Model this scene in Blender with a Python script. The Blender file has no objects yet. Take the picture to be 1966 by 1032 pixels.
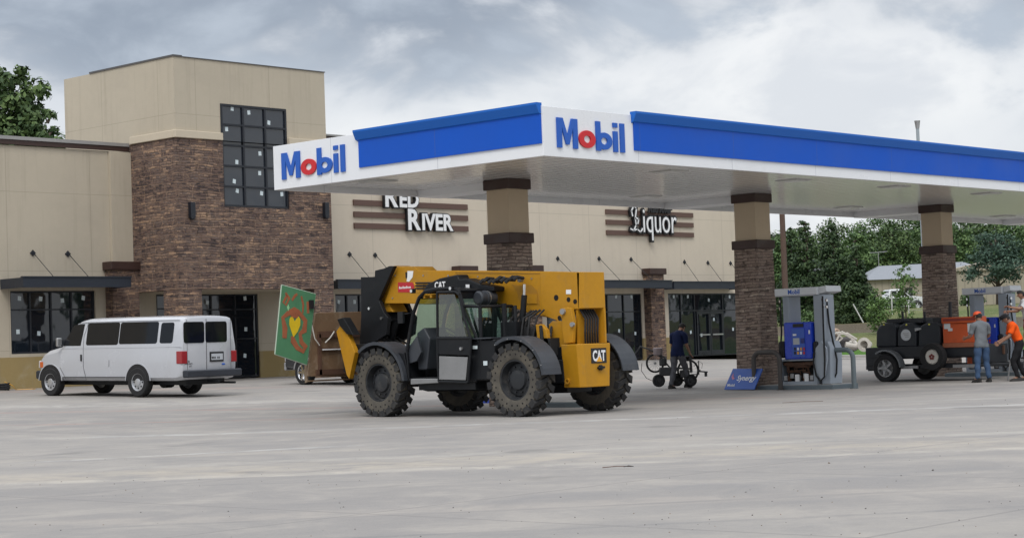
import bpy, bmesh, math, random
from mathutils import Vector, Matrix, noise
R = math.radians
random.seed(7)
SC = bpy.context.scene
COL = SC.collection

# ------------------------------------------------------------------ camera
EYE = Vector((0, 0, 1.27))
YAW, PITCH, ROLL = 0.74537813, 0.04343396, -0.03621142
FPX = 2220.0                      # focal length in pixels of a 1200 pixel wide picture
fw = Vector((math.cos(PITCH)*math.cos(YAW), math.cos(PITCH)*math.sin(YAW), math.sin(PITCH)))
r0 = Vector((math.sin(YAW), -math.cos(YAW), 0)); u0 = r0.cross(fw)
CR = math.cos(ROLL)*r0 + math.sin(ROLL)*u0; CU = CR.cross(fw)
cam = bpy.data.cameras.new('camera'); camo = bpy.data.objects.new('camera', cam); COL.objects.link(camo)
camo.matrix_world = Matrix(((CR.x, CU.x, -fw.x, EYE.x), (CR.y, CU.y, -fw.y, EYE.y), (CR.z, CU.z, -fw.z, EYE.z), (0, 0, 0, 1)))
cam.sensor_width = 36; cam.sensor_fit = 'HORIZONTAL'
cam.lens = 36*FPX/1200; cam.shift_x = 0; cam.shift_y = -4.6/1200
cam.clip_start = 0.1; cam.clip_end = 6000
SC.camera = camo

# ------------------------------------------------------------------ daylight: overcast sky, soft weak sun
SUN_EL, SUN_AZ = R(52), R(215)        # direction the light comes from, azimuth from +X towards +Y
w = bpy.data.worlds.new('World'); SC.world = w; w.use_nodes = True
nt = w.node_tree; nt.nodes.clear()
def N(t, kind, **kw):
    n = t.nodes.new(kind)
    for k, v in kw.items():
        if k.startswith('i_'): n.inputs[int(k[2:])].default_value = v
        else: setattr(n, k, v)
    return n
def L(t, a, b): t.links.new(a, b)
out = N(nt, 'ShaderNodeOutputWorld'); bg = N(nt, 'ShaderNodeBackground'); bg.inputs[1].default_value = 0.1
sky = N(nt, 'ShaderNodeTexSky', sky_type='NISHITA', sun_disc=False, sun_elevation=SUN_EL, sun_rotation=math.pi/2-SUN_AZ)
tc = N(nt, 'ShaderNodeTexCoord'); sep = N(nt, 'ShaderNodeSeparateXYZ'); L(nt, tc.outputs['Generated'], sep.inputs[0])
def M_(t, op, a, b=None, c=None, clamp=False):
    n = N(t, 'ShaderNodeMath', operation=op, use_clamp=clamp)
    for i, x in enumerate((a, b, c)):
        if x is None: continue
        if isinstance(x, (int, float)): n.inputs[i].default_value = x
        else: L(t, x, n.inputs[i])
    return n.outputs[0]
def MR(t, v, a, b, c=0., d=1., smooth=True):
    n = N(t, 'ShaderNodeMapRange', interpolation_type='SMOOTHSTEP' if smooth else 'LINEAR')
    L(t, v, n.inputs[0])
    for i, x in enumerate((a, b, c, d)): n.inputs[i+1].default_value = x
    return n.outputs[0]
def NOI(t, vec, scale, detail=4, rough=.55, dist=0., dims='3D'):
    n = N(t, 'ShaderNodeTexNoise', noise_dimensions=dims); n.inputs['Scale'].default_value = scale
    n.inputs['Detail'].default_value = detail; n.inputs['Roughness'].default_value = rough; n.inputs['Distortion'].default_value = dist
    if vec is not None: L(t, vec, n.inputs['Vector'])
    return n.outputs['Fac']
def MIX(t, fac, a, b, mode='MIX'):
    n = N(t, 'ShaderNodeMix', data_type='RGBA', blend_type=mode)
    if isinstance(fac, (int, float)): n.inputs[0].default_value = fac
    else: L(t, fac, n.inputs[0])
    for i, x in ((6, a), (7, b)):
        if isinstance(x, (tuple, list)): n.inputs[i].default_value = (*x[:3], 1)
        else: L(t, x, n.inputs[i])
    return n.outputs[2]
# cloud layer: direction projected on to a flat cloud base high above
den = M_(nt, 'ADD', M_(nt, 'MAXIMUM', sep.outputs[2], 0.0), 0.22)
cx = M_(nt, 'DIVIDE', sep.outputs[0], den); cy = M_(nt, 'DIVIDE', sep.outputs[1], den)
cmb = N(nt, 'ShaderNodeCombineXYZ'); L(nt, cx, cmb.inputs[0]); L(nt, cy, cmb.inputs[1]); cmb.inputs[2].default_value = 3.1
med = NOI(nt, cmb.outputs[0], 1.25, 5, .55, .25)
gen = N(nt, 'ShaderNodeMapping'); gen.inputs['Scale'].default_value = (1, 1, 1.9); gen.inputs['Location'].default_value = (.31, .12, 0); L(nt, tc.outputs['Generated'], gen.inputs[0])
fin = NOI(nt, gen.outputs[0], 11, 7, .56, .25)
fin2 = NOI(nt, gen.outputs[0], 5.2, 4, .5, .2)
elev = sep.outputs[2]
# a grey cloud bank overhead whose ragged lower rim hangs about eight degrees above the horizon
s1 = M_(nt, 'ADD', M_(nt, 'MULTIPLY', elev, 17.), M_(nt, 'MULTIPLY', M_(nt, 'SUBTRACT', fin2, .5), 2.6))
s1 = M_(nt, 'ADD', s1, M_(nt, 'MULTIPLY', M_(nt, 'SUBTRACT', fin, .5), 2.6))
bank = MR(nt, s1, 2.30, 2.92)
bank = M_(nt, 'MULTIPLY', bank, MR(nt, elev, .55, .25, .25, 1.))
wisp = MR(nt, M_(nt, 'ADD', fin2, M_(nt, 'MULTIPLY', med, .35)), .58, .96)
low = MR(nt, fin, .38, .60)
c_white = MIX(nt, low, (5.1, 5.3, 5.6), (6.2, 6.3, 6.4))
c_wisp = MIX(nt, M_(nt, 'MULTIPLY', wisp, .42), c_white, (3.7, 4.1, 4.65))
c_all = MIX(nt, M_(nt, 'MULTIPLY', bank, .95), c_wisp, MIX(nt, MR(nt, fin, .35, .65), (2.1, 2.45, 3.0), (3.3, 3.72, 4.3)))
c_all = MIX(nt, .04, c_all, sky.outputs[0])
vm = N(nt, 'ShaderNodeVectorMath', operation='SCALE'); L(nt, c_all, vm.inputs[0]); L(nt, MR(nt, elev, .22, .85, 1., 2.1), vm.inputs['Scale']); c_all = vm.outputs[0]
under = MR(nt, elev, -.02, 0., 0., 1.)
c_all = MIX(nt, under, (2.6, 2.6, 2.5), c_all)
L(nt, c_all, bg.inputs[0]); L(nt, bg.outputs[0], out.inputs[0])
sl = bpy.data.lights.new('sun', 'SUN'); sl.energy = .95; sl.angle = R(24); sl.color = (1, .96, .9)
slo = bpy.data.objects.new('sun', sl); COL.objects.link(slo)
sd = Vector((math.cos(SUN_EL)*math.cos(SUN_AZ), math.cos(SUN_EL)*math.sin(SUN_AZ), math.sin(SUN_EL)))
slo.rotation_euler = sd.to_track_quat('Z', 'Y').to_euler()
SC.view_settings.view_transform = 'Standard'; SC.view_settings.look = 'None'; SC.view_settings.gamma = 1
SC.view_settings.exposure = 0.55
SC.cycles.max_bounces = 6; SC.cycles.diffuse_bounces = 3; SC.cycles.glossy_bounces = 3; SC.cycles.transparent_max_bounces = 6

# ------------------------------------------------------------------ measuring helpers: a sight line cut by a real plane
def ray(px, py): return (fw*FPX + CR*(px-600) - CU*(py-310))/FPX
def onx(px, py, X): d = ray(px, py); return EYE + d*(X/d.x)
def ony(px, py, Y): d = ray(px, py); return EYE + d*(Y/d.y)
def onz(px, py, z=0.): d = ray(px, py); return EYE + d*((z-EYE.z)/d.z)
def ond(px, py, dep): return EYE + ray(px, py)*dep

# ------------------------------------------------------------------ mesh building
ROOTM = {}
def tag(o, label=None, cat=None, group=None, kind=None):
    if label: o['label'] = label
    if cat: o['category'] = cat
    if group: o['group'] = group
    if kind: o['kind'] = kind
    return o
def thing(name, label, cat, loc=(0, 0, 0), rz=0., group=None):
    o = bpy.data.objects.new(name, None); COL.objects.link(o); o.empty_display_size = .3
    o.location = loc; o.rotation_euler = (0, 0, rz); tag(o, label, cat, group)
    ROOTM[o] = Matrix.Translation(Vector(loc)) @ Matrix.Rotation(rz, 4, 'Z')
    return o
def copy_tree(o, parent=None):
    c = o.copy(); COL.objects.link(c)
    if parent is not None: c.parent = parent
    for ch in list(o.children): copy_tree(ch, c)
    return c
class MB:
    def __init__(s): s.v = []; s.f = []; s.m = []; s.sm = []
    def add(s, vs, fs, mat=0, M=None, smooth=False):
        b = len(s.v)
        for p in vs:
            p = Vector(p); s.v.append(M @ p if M is not None else p)
        for f in fs: s.f.append([b+i for i in f]); s.m.append(mat); s.sm.append(smooth)
        return s
    def hexa(s, p, mat=0, M=None):      # p: 4 bottom points, 4 top points, same order
        return s.add(p, [(0, 3, 2, 1), (4, 5, 6, 7), (0, 1, 5, 4), (1, 2, 6, 5), (2, 3, 7, 6), (3, 0, 4, 7)], mat, M)
    def box(s, x0, x1, y0, y1, z0, z1, mat=0, M=None):
        return s.hexa([(x0, y0, z0), (x1, y0, z0), (x1, y1, z0), (x0, y1, z0), (x0, y0, z1), (x1, y0, z1), (x1, y1, z1), (x0, y1, z1)], mat, M)
    def cbox(s, c, d, mat=0, M=None):
        return s.box(c[0]-d[0]/2, c[0]+d[0]/2, c[1]-d[1]/2, c[1]+d[1]/2, c[2]-d[2]/2, c[2]+d[2]/2, mat, M)
    def prism(s, poly, ax, a0, a1, mat=0, M=None, smooth=False):
        def P(p, a):
            return (a, p[0], p[1]) if ax == 'x' else (p[0], a, p[1]) if ax == 'y' else (p[0], p[1], a)
        n = len(poly); vs = [P(p, a0) for p in poly] + [P(p, a1) for p in poly]
        fs = [tuple(range(n))[::-1], tuple(range(n, 2*n))] + [(i, (i+1) % n, n+(i+1) % n, n+i) for i in range(n)]
        return s.add(vs, fs, mat, M, smooth)
    def slab(s, pts, d, mat=0):         # polygon of 3-D points given thickness d (a vector)
        d = Vector(d); n = len(pts); vs = [Vector(p) for p in pts] + [Vector(p)+d for p in pts]
        fs = [tuple(range(n))[::-1], tuple(range(n, 2*n))] + [(i, (i+1) % n, n+(i+1) % n, n+i) for i in range(n)]
        return s.add(vs, fs, mat)
    def ring(s, c, ax, r, n, e1=None):
        ax = Vector(ax).normalized(); e1 = e1 or (Vector((0, 0, 1)) if abs(ax.z) < .9 else Vector((1, 0, 0)))
        e1 = (e1 - ax*e1.dot(ax)).normalized(); e2 = ax.cross(e1)
        return [Vector(c) + (e1*math.cos(2*math.pi*i/n) + e2*math.sin(2*math.pi*i/n))*r for i in range(n)]
    def lathe(s, prof, c, ax, n=24, mat=0, smooth=True, M=None, caps=False):
        ax = Vector(ax).normalized(); c = Vector(c); vs = []; fs = []
        for r, h in prof: vs += s.ring(c+ax*h, ax, max(r, 1e-4), n)
        for k in range(len(prof)-1):
            for i in range(n):
                j = (i+1) % n; fs.append((k*n+i, k*n+j, (k+1)*n+j, (k+1)*n+i))
        if caps: fs += [tuple(range(n))[::-1], tuple(range((len(prof)-1)*n, len(prof)*n))]
        return s.add(vs, fs, mat, M, smooth)
    def cyl(s, p0, p1, r, r1=None, n=12, mat=0, M=None):
        p0 = Vector(p0); p1 = Vector(p1); r1 = r if r1 is None else r1
        return s.lathe([(r, 0), (r1, (p1-p0).length)], p0, p1-p0, n, mat, True, M, True)
    def tube(s, pts, r, n=8, mat=0, M=None):
        pts = [Vector(p) for p in pts]; vs = []; e = None
        for i, p in enumerate(pts):
            d = (pts[min(i+1, len(pts)-1)] - pts[max(i-1, 0)]).normalized()
            if e is None: e = Vector((0, 0, 1)) if abs(d.z) < .9 else Vector((1, 0, 0))
            e = (e - d*e.dot(d)).normalized(); rr = r[i] if isinstance(r, (list, tuple)) else r
            vs += s.ring(p, d, rr, n, e)
        fs = []
        for k in range(len(pts)-1):
            for i in range(n):
                j = (i+1) % n; fs.append((k*n+i, k*n+j, (k+1)*n+j, (k+1)*n+i))
        fs += [tuple(range(n))[::-1], tuple(range((len(pts)-1)*n, len(pts)*n))]
        return s.add(vs, fs, mat, M, True)
    def ell(s, c, rad, nu=14, nv=9, mat=0, M=None):
        vs = []; fs = []
        for j in range(nv+1):
            t = math.pi*j/nv
            for i in range(nu):
                a = 2*math.pi*i/nu
                vs.append((c[0]+rad[0]*math.sin(t)*math.cos(a), c[1]+rad[1]*math.sin(t)*math.sin(a), c[2]+rad[2]*math.cos(t)))
        for j in range(nv):
            for i in range(nu): fs.append((j*nu+i, (j+1)*nu+i, (j+1)*nu+(i+1) % nu, j*nu+(i+1) % nu))
        return s.add(vs, fs, mat, M, True)
    def loft(s, rings, mat=0, M=None, smooth=True, caps=True, closed=True):
        n = len(rings[0]); vs = [p for r in rings for p in r]; fs = []
        for k in range(len(rings)-1):
            for i in range(n if closed else n-1):
                j = (i+1) % n; fs.append((k*n+i, k*n+j, (k+1)*n+j, (k+1)*n+i))
        if caps: fs += [tuple(range(n))[::-1], tuple(range((len(rings)-1)*n, len(rings)*n))]
        return s.add(vs, fs, mat, M, smooth)
    def text(s, txt, origin, ex, ey, size, depth, mat=0, bold=0., shear=0., squeeze=1., align='LEFT'):
        cu = bpy.data.curves.new('t', 'FONT'); cu.body = txt; cu.size = 1; cu.offset = bold; cu.shear = shear
        cu.extrude = .5; cu.resolution_u = 3; cu.align_x = align
        o = bpy.data.objects.new('t', cu); COL.objects.link(o)
        me = o.to_mesh(depsgraph=bpy.context.evaluated_depsgraph_get()) if False else None
        dg = bpy.context.evaluated_depsgraph_get(); dg.update(); oe = o.evaluated_get(dg); me = oe.to_mesh()
        ex = Vector(ex).normalized(); ey = Vector(ey).normalized(); nz = ex.cross(ey); O = Vector(origin)
        vs = [O + ex*v.co.x*size*squeeze + ey*v.co.y*size + nz*(v.co.z+.5)*depth for v in me.vertices]
        fs = [tuple(p.vertices) for p in me.polygons]
        s.add(vs, fs, mat); oe.to_mesh_clear(); bpy.data.objects.remove(o); bpy.data.curves.remove(cu)
        return s
    def build(s, name, mats, parent=None, bevel=0., seg=2, ang=32, local=False, fix=True):
        while parent is not None and parent.parent is not None and parent.parent.parent is not None: parent = parent.parent
        me = bpy.data.meshes.new(name)
        root = parent
        while root is not None and root.parent is not None: root = root.parent
        Mi = ROOTM[root].inverted() if (root in ROOTM and not local) else Matrix.Identity(4)
        me.from_pydata([tuple(Mi @ p) for p in s.v], [], s.f)
        if not isinstance(mats, (list, tuple)): mats = [mats]
        for m in mats: me.materials.append(m)
        me.polygons.foreach_set('material_index', s.m)
        bm = bmesh.new(); bm.from_mesh(me)
        if fix: bmesh.ops.recalc_face_normals(bm, faces=bm.faces)
        if any(s.sm):
            for f, q in zip(bm.faces, s.sm): f.smooth = q
            for e in bm.edges:
                if len(e.link_faces) == 2 and e.calc_face_angle(0) > R(ang): e.smooth = False
        bm.to_mesh(me); bm.free()
        o = bpy.data.objects.new(name, me); COL.objects.link(o)
        if parent is not None: o.parent = parent
        if bevel:
            b = o.modifiers.new('bevel', 'BEVEL'); b.width = bevel; b.segments = seg; b.limit_method = 'ANGLE'; b.angle_limit = R(35)
            if not any(s.sm):
                me.polygons.foreach_set('use_smooth', [True]*len(me.polygons)); b.harden_normals = True
        return o

# ------------------------------------------------------------------ materials
def mat(name, col=(.5, .5, .5), rough=.6, metal=0., spec=.5, var=0., vscale=3., bump=0., bscale=20., coat=0., dirt=None, alpha=None):
    m = bpy.data.materials.new(name); m.use_nodes = True; t = m.node_tree; b = t.nodes['Principled BSDF']
    b.inputs['Base Color'].default_value = (*col, 1); b.inputs['Roughness'].default_value = rough
    b.inputs['Metallic'].default_value = metal; b.inputs['Specular IOR Level'].default_value = spec
    if coat: b.inputs['Coat Weight'].default_value = coat; b.inputs['Coat Roughness'].default_value = .08
    if var or bump or dirt:
        tc = N(t, 'ShaderNodeTexCoord'); v = tc.outputs['Object']
        c = None
        if var:
            n = NOI(t, v, vscale, 5, .6); n2 = NOI(t, v, vscale*9, 3, .6)
            k = M_(t, 'ADD', M_(t, 'MULTIPLY', n, .7), M_(t, 'MULTIPLY', n2, .3))
            k = MR(t, k, .3, .7, 0, 1, False)
            c = MIX(t, k, tuple(x*(1-var) for x in col), tuple(min(1, x*(1+var)) for x in col))
            L(t, MR(t, n, .3, .7, max(0.02, rough-.1), min(1, rough+.12)), b.inputs['Roughness'])
        if dirt:
            n = NOI(t, v, dirt[1], 6, .7, .6); k = MR(t, n, dirt[2], dirt[3], 0, dirt[4])
            c = MIX(t, k, c if c is not None else col, dirt[0])
        if c is not None: L(t, c, b.inputs['Base Color'])
        if bump:
            bn = N(t, 'ShaderNodeBump'); bn.inputs['Strength'].default_value = bump; bn.inputs['Distance'].default_value = .02
            L(t, NOI(t, v, bscale, 4, .6), bn.inputs['Height']); L(t, bn.outputs[0], b.inputs['Normal'])
    return m
def nodes(m): return m.node_tree, m.node_tree.nodes['Principled BSDF']

stucco = mat('stucco_tan', (.485, .426, .334), .92, spec=.2, var=.05, vscale=.5, bump=.35, bscale=45, dirt=((.40, .35, .285), .35, .5, .75, .35))
stucco_olive = mat('stucco_olive', (.33, .245, .112), .92, spec=.2, var=.07, vscale=.8, bump=.35, bscale=45, dirt=((.42, .36, .24), .9, .5, .72, .5))
stucco_light = mat('stucco_trim', (.56, .485, .375), .9, spec=.2, var=.04, bump=.2, bscale=45)
def control_joints(m, px, pz):          # thin horizontal and vertical stucco joints
    t, b = nodes(m); tc = N(t, 'ShaderNodeTexCoord'); sp = N(t, 'ShaderNodeSeparateXYZ'); L(t, tc.outputs['Object'], sp.inputs[0])
    u = M_(t, 'ADD', sp.outputs[0], sp.outputs[1])
    a = M_(t, 'ABSOLUTE', M_(t, 'SUBTRACT', M_(t, 'FRACT', M_(t, 'DIVIDE', u, px)), .5))
    c = M_(t, 'ABSOLUTE', M_(t, 'SUBTRACT', M_(t, 'FRACT', M_(t, 'DIVIDE', sp.outputs[2], pz)), .5))
    k = M_(t, 'MAXIMUM', M_(t, 'LESS_THAN', a, .012/px), M_(t, 'LESS_THAN', c, .010/pz))
    src = b.inputs['Base Color'].links[0].from_socket
    L(t, MIX(t, M_(t, 'MULTIPLY', k, .32), src, (.2, .17, .13)), b.inputs['Base Color'])
def rain_streaks(m, amt=.12):         # faint vertical weathering under copings
    t, b = nodes(m); tc = N(t, 'ShaderNodeTexCoord'); mp = N(t, 'ShaderNodeMapping'); mp.inputs['Scale'].default_value = (1.6, 1.6, .10); L(t, tc.outputs['Object'], mp.inputs[0])
    k = MR(t, NOI(t, mp.outputs[0], 2.2, 5, .7), .5, .72); src = b.inputs['Base Color'].links[0].from_socket
    L(t, MIX(t, M_(t, 'MULTIPLY', k, amt*2), src, (.29, .245, .19)), b.inputs['Base Color'])
control_joints(stucco, 3.05, 2.44); rain_streaks(stucco); rain_streaks(stucco_olive, .2)

stucco_cream = mat('stucco_cream', (.60, .525, .425), .92, spec=.2, var=.04, vscale=.5, bump=.35, bscale=45, dirt=((.50, .43, .34), .35, .5, .75, .3))
control_joints(stucco_cream, 3.05, 2.44); rain_streaks(stucco_cream, .06)
def ledgestone(name, ramp_cols, mortar, bw=.36, rh=.085, mort=.7):
    m = mat(name, (.2, .15, .12), .9, spec=.2); t, b = nodes(m)
    tc = N(t, 'ShaderNodeTexCoord'); P = tc.outputs['Object']; sp = N(t, 'ShaderNodeSeparateXYZ'); L(t, P, sp.inputs[0])
    n_lo = NOI(t, P, 1.1, 3, .6); n_hi = NOI(t, P, 9, 4, .7); n_x = NOI(t, P, 2.6, 3, .6, .8); n_c = NOI(t, P, 1.7, 4, .65)
    u = M_(t, 'ADD', M_(t, 'ADD', sp.outputs[0], sp.outputs[1]), M_(t, 'ADD', M_(t, 'MULTIPLY', n_x, .30), M_(t, 'MULTIPLY', n_hi, .06)))
    v = M_(t, 'ADD', sp.outputs[2], M_(t, 'ADD', M_(t, 'MULTIPLY', n_lo, .14), M_(t, 'MULTIPLY', n_hi, .035)))
    cb = N(t, 'ShaderNodeCombineXYZ'); L(t, u, cb.inputs[0]); L(t, v, cb.inputs[1])
    def brick(w_, h_, off, ms):
        n = N(t, 'ShaderNodeTexBrick', offset=off, squash=.55, squash_frequency=3, offset_frequency=2); L(t, cb.outputs[0], n.inputs['Vector'])
        n.inputs['Color1'].default_value = (0, 0, 0, 1); n.inputs['Color2'].default_value = (1, 1, 1, 1); n.inputs['Mortar'].default_value = (.5, .5, .5, 1)
        n.inputs['Scale'].default_value = 1; n.inputs['Mortar Size'].default_value = ms; n.inputs['Mortar Smooth'].default_value = .5
        n.inputs['Brick Width'].default_value = w_; n.inputs['Row Height'].default_value = h_; return n
    b1 = brick(bw, rh, .37, .010); b2 = brick(bw*2.9, rh*3.3, .61, .016); b3 = brick(bw*.55, rh*.5, .43, .004)
    k = M_(t, 'ADD', M_(t, 'ADD', M_(t, 'MULTIPLY', b1.outputs[0], .36), M_(t, 'MULTIPLY', b3.outputs[0], .22)), M_(t, 'ADD', M_(t, 'MULTIPLY', b2.outputs[0], .12), M_(t, 'ADD', M_(t, 'MULTIPLY', n_hi, .35), M_(t, 'MULTIPLY', n_c, .3))))
    rp = N(t, 'ShaderNodeValToRGB'); L(t, MR(t, k, .44, .93, 0, 1, False), rp.inputs[0])
    e = rp.color_ramp.elements; e[0].color = (*ramp_cols[0], 1); e[1].color = (*ramp_cols[-1], 1); e[0].position = 0; e[1].position = 1
    for i, c in enumerate(ramp_cols[1:-1]):
        q = e.new((i+1)/(len(ramp_cols)-1)); q.color = (*c, 1)
    patchy = MR(t, NOI(t, P, 3.1, 4, .7), .44, .62)
    c1 = MIX(t, M_(t, 'MULTIPLY', b1.outputs['Fac'], .6), rp.outputs[0], (.03, .023, .02))
    c1 = MIX(t, M_(t, 'MULTIPLY', M_(t, 'MULTIPLY', b1.outputs['Fac'], patchy), mort), c1, mortar)
    c1 = MIX(t, M_(t, 'MULTIPLY', M_(t, 'MULTIPLY', b2.outputs['Fac'], MR(t, n_c, .35, .6, .15, 1)), mort), c1, mortar)
    L(t, c1, b.inputs['Base Color'])
    bn = N(t, 'ShaderNodeBump'); bn.inputs['Strength'].default_value = .9; bn.inputs['Distance'].default_value = .05
    L(t, M_(t, 'SUBTRACT', M_(t, 'ADD', M_(t, 'MULTIPLY', b1.outputs[0], .6), n_hi), b1.outputs['Fac']), bn.inputs['Height']); L(t, bn.outputs[0], b.inputs['Normal'])
    return m
stone = ledgestone('stone_veneer', [(.058, .046, .046), (.12, .084, .074), (.19, .125, .098), (.135, .105, .096), (.27, .18, .13), (.40, .26, .17)], (.38, .25, .165))
stone_grey = ledgestone('stone_veneer_canopy', [(.11, .088, .076), (.24, .18, .15), (.36, .275, .225), (.27, .215, .185), (.50, .40, .32)], (.34, .26, .21), .34, .075, .45)
brown_metal = mat('brown_metal', (.045, .022, .017), .5, var=.1)
stripe_brown = mat('stripe_brown', (.115, .065, .05), .6)
navy_metal = mat('awning_metal', (.016, .021, .032), .42, var=.12, bump=.02)
frame_black = mat('frame_black', (.012, .014, .02), .35, var=.1)
steel_cap = mat('parapet_cap', (.34, .33, .32), .5, metal=.3, var=.08)
white_panel = mat('white_panel', (.80, .81, .83), .38, var=.02, vscale=.7, dirt=((.6, .6, .6), .5, .55, .8, .25))
blue_panel = mat('blue_panel', (.003, .085, .50), .5, spec=.3, var=.06, vscale=.6)
blue_trim = mat('blue_trim', (.012, .13, .52), .45, spec=.3)
sign_blue = mat('sign_blue', (.012, .10, .47), .4)
sign_red = mat('sign_red', (.58, .015, .022), .4)
sign_white = mat('sign_white', (.82, .82, .82), .4)
black_pl = mat('black_plastic', (.012, .012, .014), .55)
sticker = mat('paper_sticker', (.62, .70, .72), .7)
def glass_mat(name, col, rough=.03, spec=.6, wave=.022):
    m = mat(name, col, rough, spec=spec); t, b = nodes(m)
    tc = N(t, 'ShaderNodeTexCoord'); bn = N(t, 'ShaderNodeBump'); bn.inputs['Strength'].default_value = wave; bn.inputs['Distance'].default_value = .5
    L(t, NOI(t, tc.outputs['Object'], .8, 2), bn.inputs['Height']); L(t, bn.outputs[0], b.inputs['Normal'])
    b.inputs['IOR'].default_value = 1.6
    return m
glass = glass_mat('window_glass', (.008, .012, .018))
glass_hi = glass_mat('tower_glass', (.02, .026, .036), .05)
# ================================================================== THE GROUND
def sstep(a, b, x):
    t = max(0., min(1., (x-a)/(b-a))); return t*t*(3-2*t)
def gz(X, Y):
    t = max(0., min(1., (Y-26)/24.5)); z = .56*t**1.3
    z *= 1 - .5*sstep(60, 76, X)*(1 if Y < 55 else 1)
    if X > 74:
        s = X-74
        z = max(z*(1-sstep(0, 12, s)), 0) + .30*0
        z2 = .28 + 1.12*sstep(0, 11, s) + .5*sstep(11.2, 12.0, s) + 1.05*sstep(13, 37, s) + .6*sstep(45, 110, s)
        z = max(z, 0) * 0 + z2 if s > 2 else z + (z2-z)*s/2
    return z
def conc_mat():
    m = mat('concrete', (.4, .4, .39), .85, spec=.3); t, b = nodes(m)
    tc = N(t, 'ShaderNodeTexCoord'); v = tc.outputs['Object']; sp = N(t, 'ShaderNodeSeparateXYZ'); L(t, v, sp.inputs[0])
    X, Y = sp.outputs[0], sp.outputs[1]
    n_b = NOI(t, v, .11, 5, .6, .4); n_m = NOI(t, v, .7, 6, .65, .7); n_f = NOI(t, v, 9, 5, .7); n_g = NOI(t, v, 60, 3, .7)
    base = MIX(t, MR(t, n_b, .35, .65), (.238, .221, .208), (.285, .264, .242))
    base = MIX(t, MR(t, n_m, .42, .72, 0, .75), base, (.37, .335, .295))
    base = MIX(t, MR(t, n_m, .46, .30, 0, .6), base, (.205, .195, .19))
    base = MIX(t, MR(t, n_f, .3, .7, 0, .3), base, (.19, .185, .18))
    base = MIX(t, MR(t, n_g, .25, .75, 0, .35), base, (.34, .325, .31))
    # distance along and across the line of sight, in world metres, for tracks of dried mud left by traffic
    a = M_(t, 'ADD', M_(t, 'MULTIPLY', X, .735), M_(t, 'MULTIPLY', Y, .678))
    c = M_(t, 'SUBTRACT', M_(t, 'MULTIPLY', X, .678), M_(t, 'MULTIPLY', Y, .735))
    def track(a0, slope, curve, width, col, amt, c0=-60, c1=60, sc=.5):
        nonlocal base
        wob = M_(t, 'MULTIPLY', M_(t, 'SUBTRACT', NOI(t, v, sc, 4, .6), .5), width*1.6)
        q = M_(t, 'SUBTRACT', a, M_(t, 'ADD', M_(t, 'ADD', M_(t, 'MULTIPLY', c, slope), a0), M_(t, 'MULTIPLY', M_(t, 'MULTIPLY', c, c), curve)))
        d = M_(t, 'ABSOLUTE', M_(t, 'ADD', q, wob))
        k = MR(t, d, width, width*.25, 0, 1)
        k = M_(t, 'MULTIPLY', k, MR(t, NOI(t, v, 1.1, 7, .75, .9), .34, .66))
        k = M_(t, 'MULTIPLY', k, M_(t, 'MULTIPLY', MR(t, c, c0-2, c0+1), MR(t, c, c1+2, c1-1)))
        base = MIX(t, M_(t, 'MULTIPLY', k, amt*.72), base, col)
    track(21.5, .02, .0, 1.3, (.44, .385, .31), .8)
    track(20.3, -.01, .002, .35, (.50, .455, .39), .75)
    track(23.0, .06, .0, .4, (.46, .43, .38), .6, -4, 30)
    track(31.8, -.02, .004, .45, (.50, .49, .47), .75, -7, 40)
    track(27.0, .35, .0, .22, (.52, .51, .49), .8, -6.2, -3)
    track(41.5, -.12, .0, .5, (.34, .215, .185), .75, -14, 6)
    track(37.0, -.02, .0, .28, (.36, .21, .175), .7, -12, -1)
    track(46.0, .0, .0, 1.4, (.47, .445, .41), .75, -20, 12)
    track(16.0, .3, .01, .45, (.18, .18, .19), .5, 0, 12)
    track(15.2, .05, .0, .5, (.42, .37, .32), .5)
    track(56.0, .02, .0, 1.2, (.36, .25, .22), .6)
    track(13.2, .10, .004, .11, (.15, .15, .155), .6, -3, 9, .3); track(14.9, .10, .004, .11, (.15, .15, .155), .6, -3, 9, .3)
    track(18.6, -.16, .0, .10, (.17, .165, .165), .5, -8, 3, .3); track(29.0, .22, .0, .12, (.16, .155, .155), .5, -6, 14, .3)
    track(24.8, -.05, .003, .5, (.40, .36, .31), .5, -12, 12); track(34.5, .10, .0, .3, (.44, .42, .39), .6, 0, 22); track(12.4, -.05, .0, .5, (.36, .33, .29), .5)
    oil = MR(t, NOI(t, v, .42, 3, .5, .3), .66, .73); base = MIX(t, M_(t, 'MULTIPLY', oil, .45), base, (.13, .125, .12))
    # slab joints
    def joint(co, off, per, wd):
        nonlocal base
        q = M_(t, 'ABSOLUTE', M_(t, 'SUBTRACT', M_(t, 'FRACT', M_(t, 'DIVIDE', M_(t, 'ADD', co, off), per)), .5))
        base = MIX(t, M_(t, 'MULTIPLY', M_(t, 'LESS_THAN', q, wd/per), .45), base, (.17, .16, .155))
    joint(X, 1.3, 4.6, .022); joint(Y, .4, 4.6, .022)
    L(t, base, b.inputs['Base Color'])
    bn = N(t, 'ShaderNodeBump'); bn.inputs['Strength'].default_value = .25; bn.inputs['Distance'].default_value = .01
    L(t, n_f, bn.inputs['Height']); L(t, bn.outputs[0], b.inputs['Normal'])
    return m
concrete = conc_mat()
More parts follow.
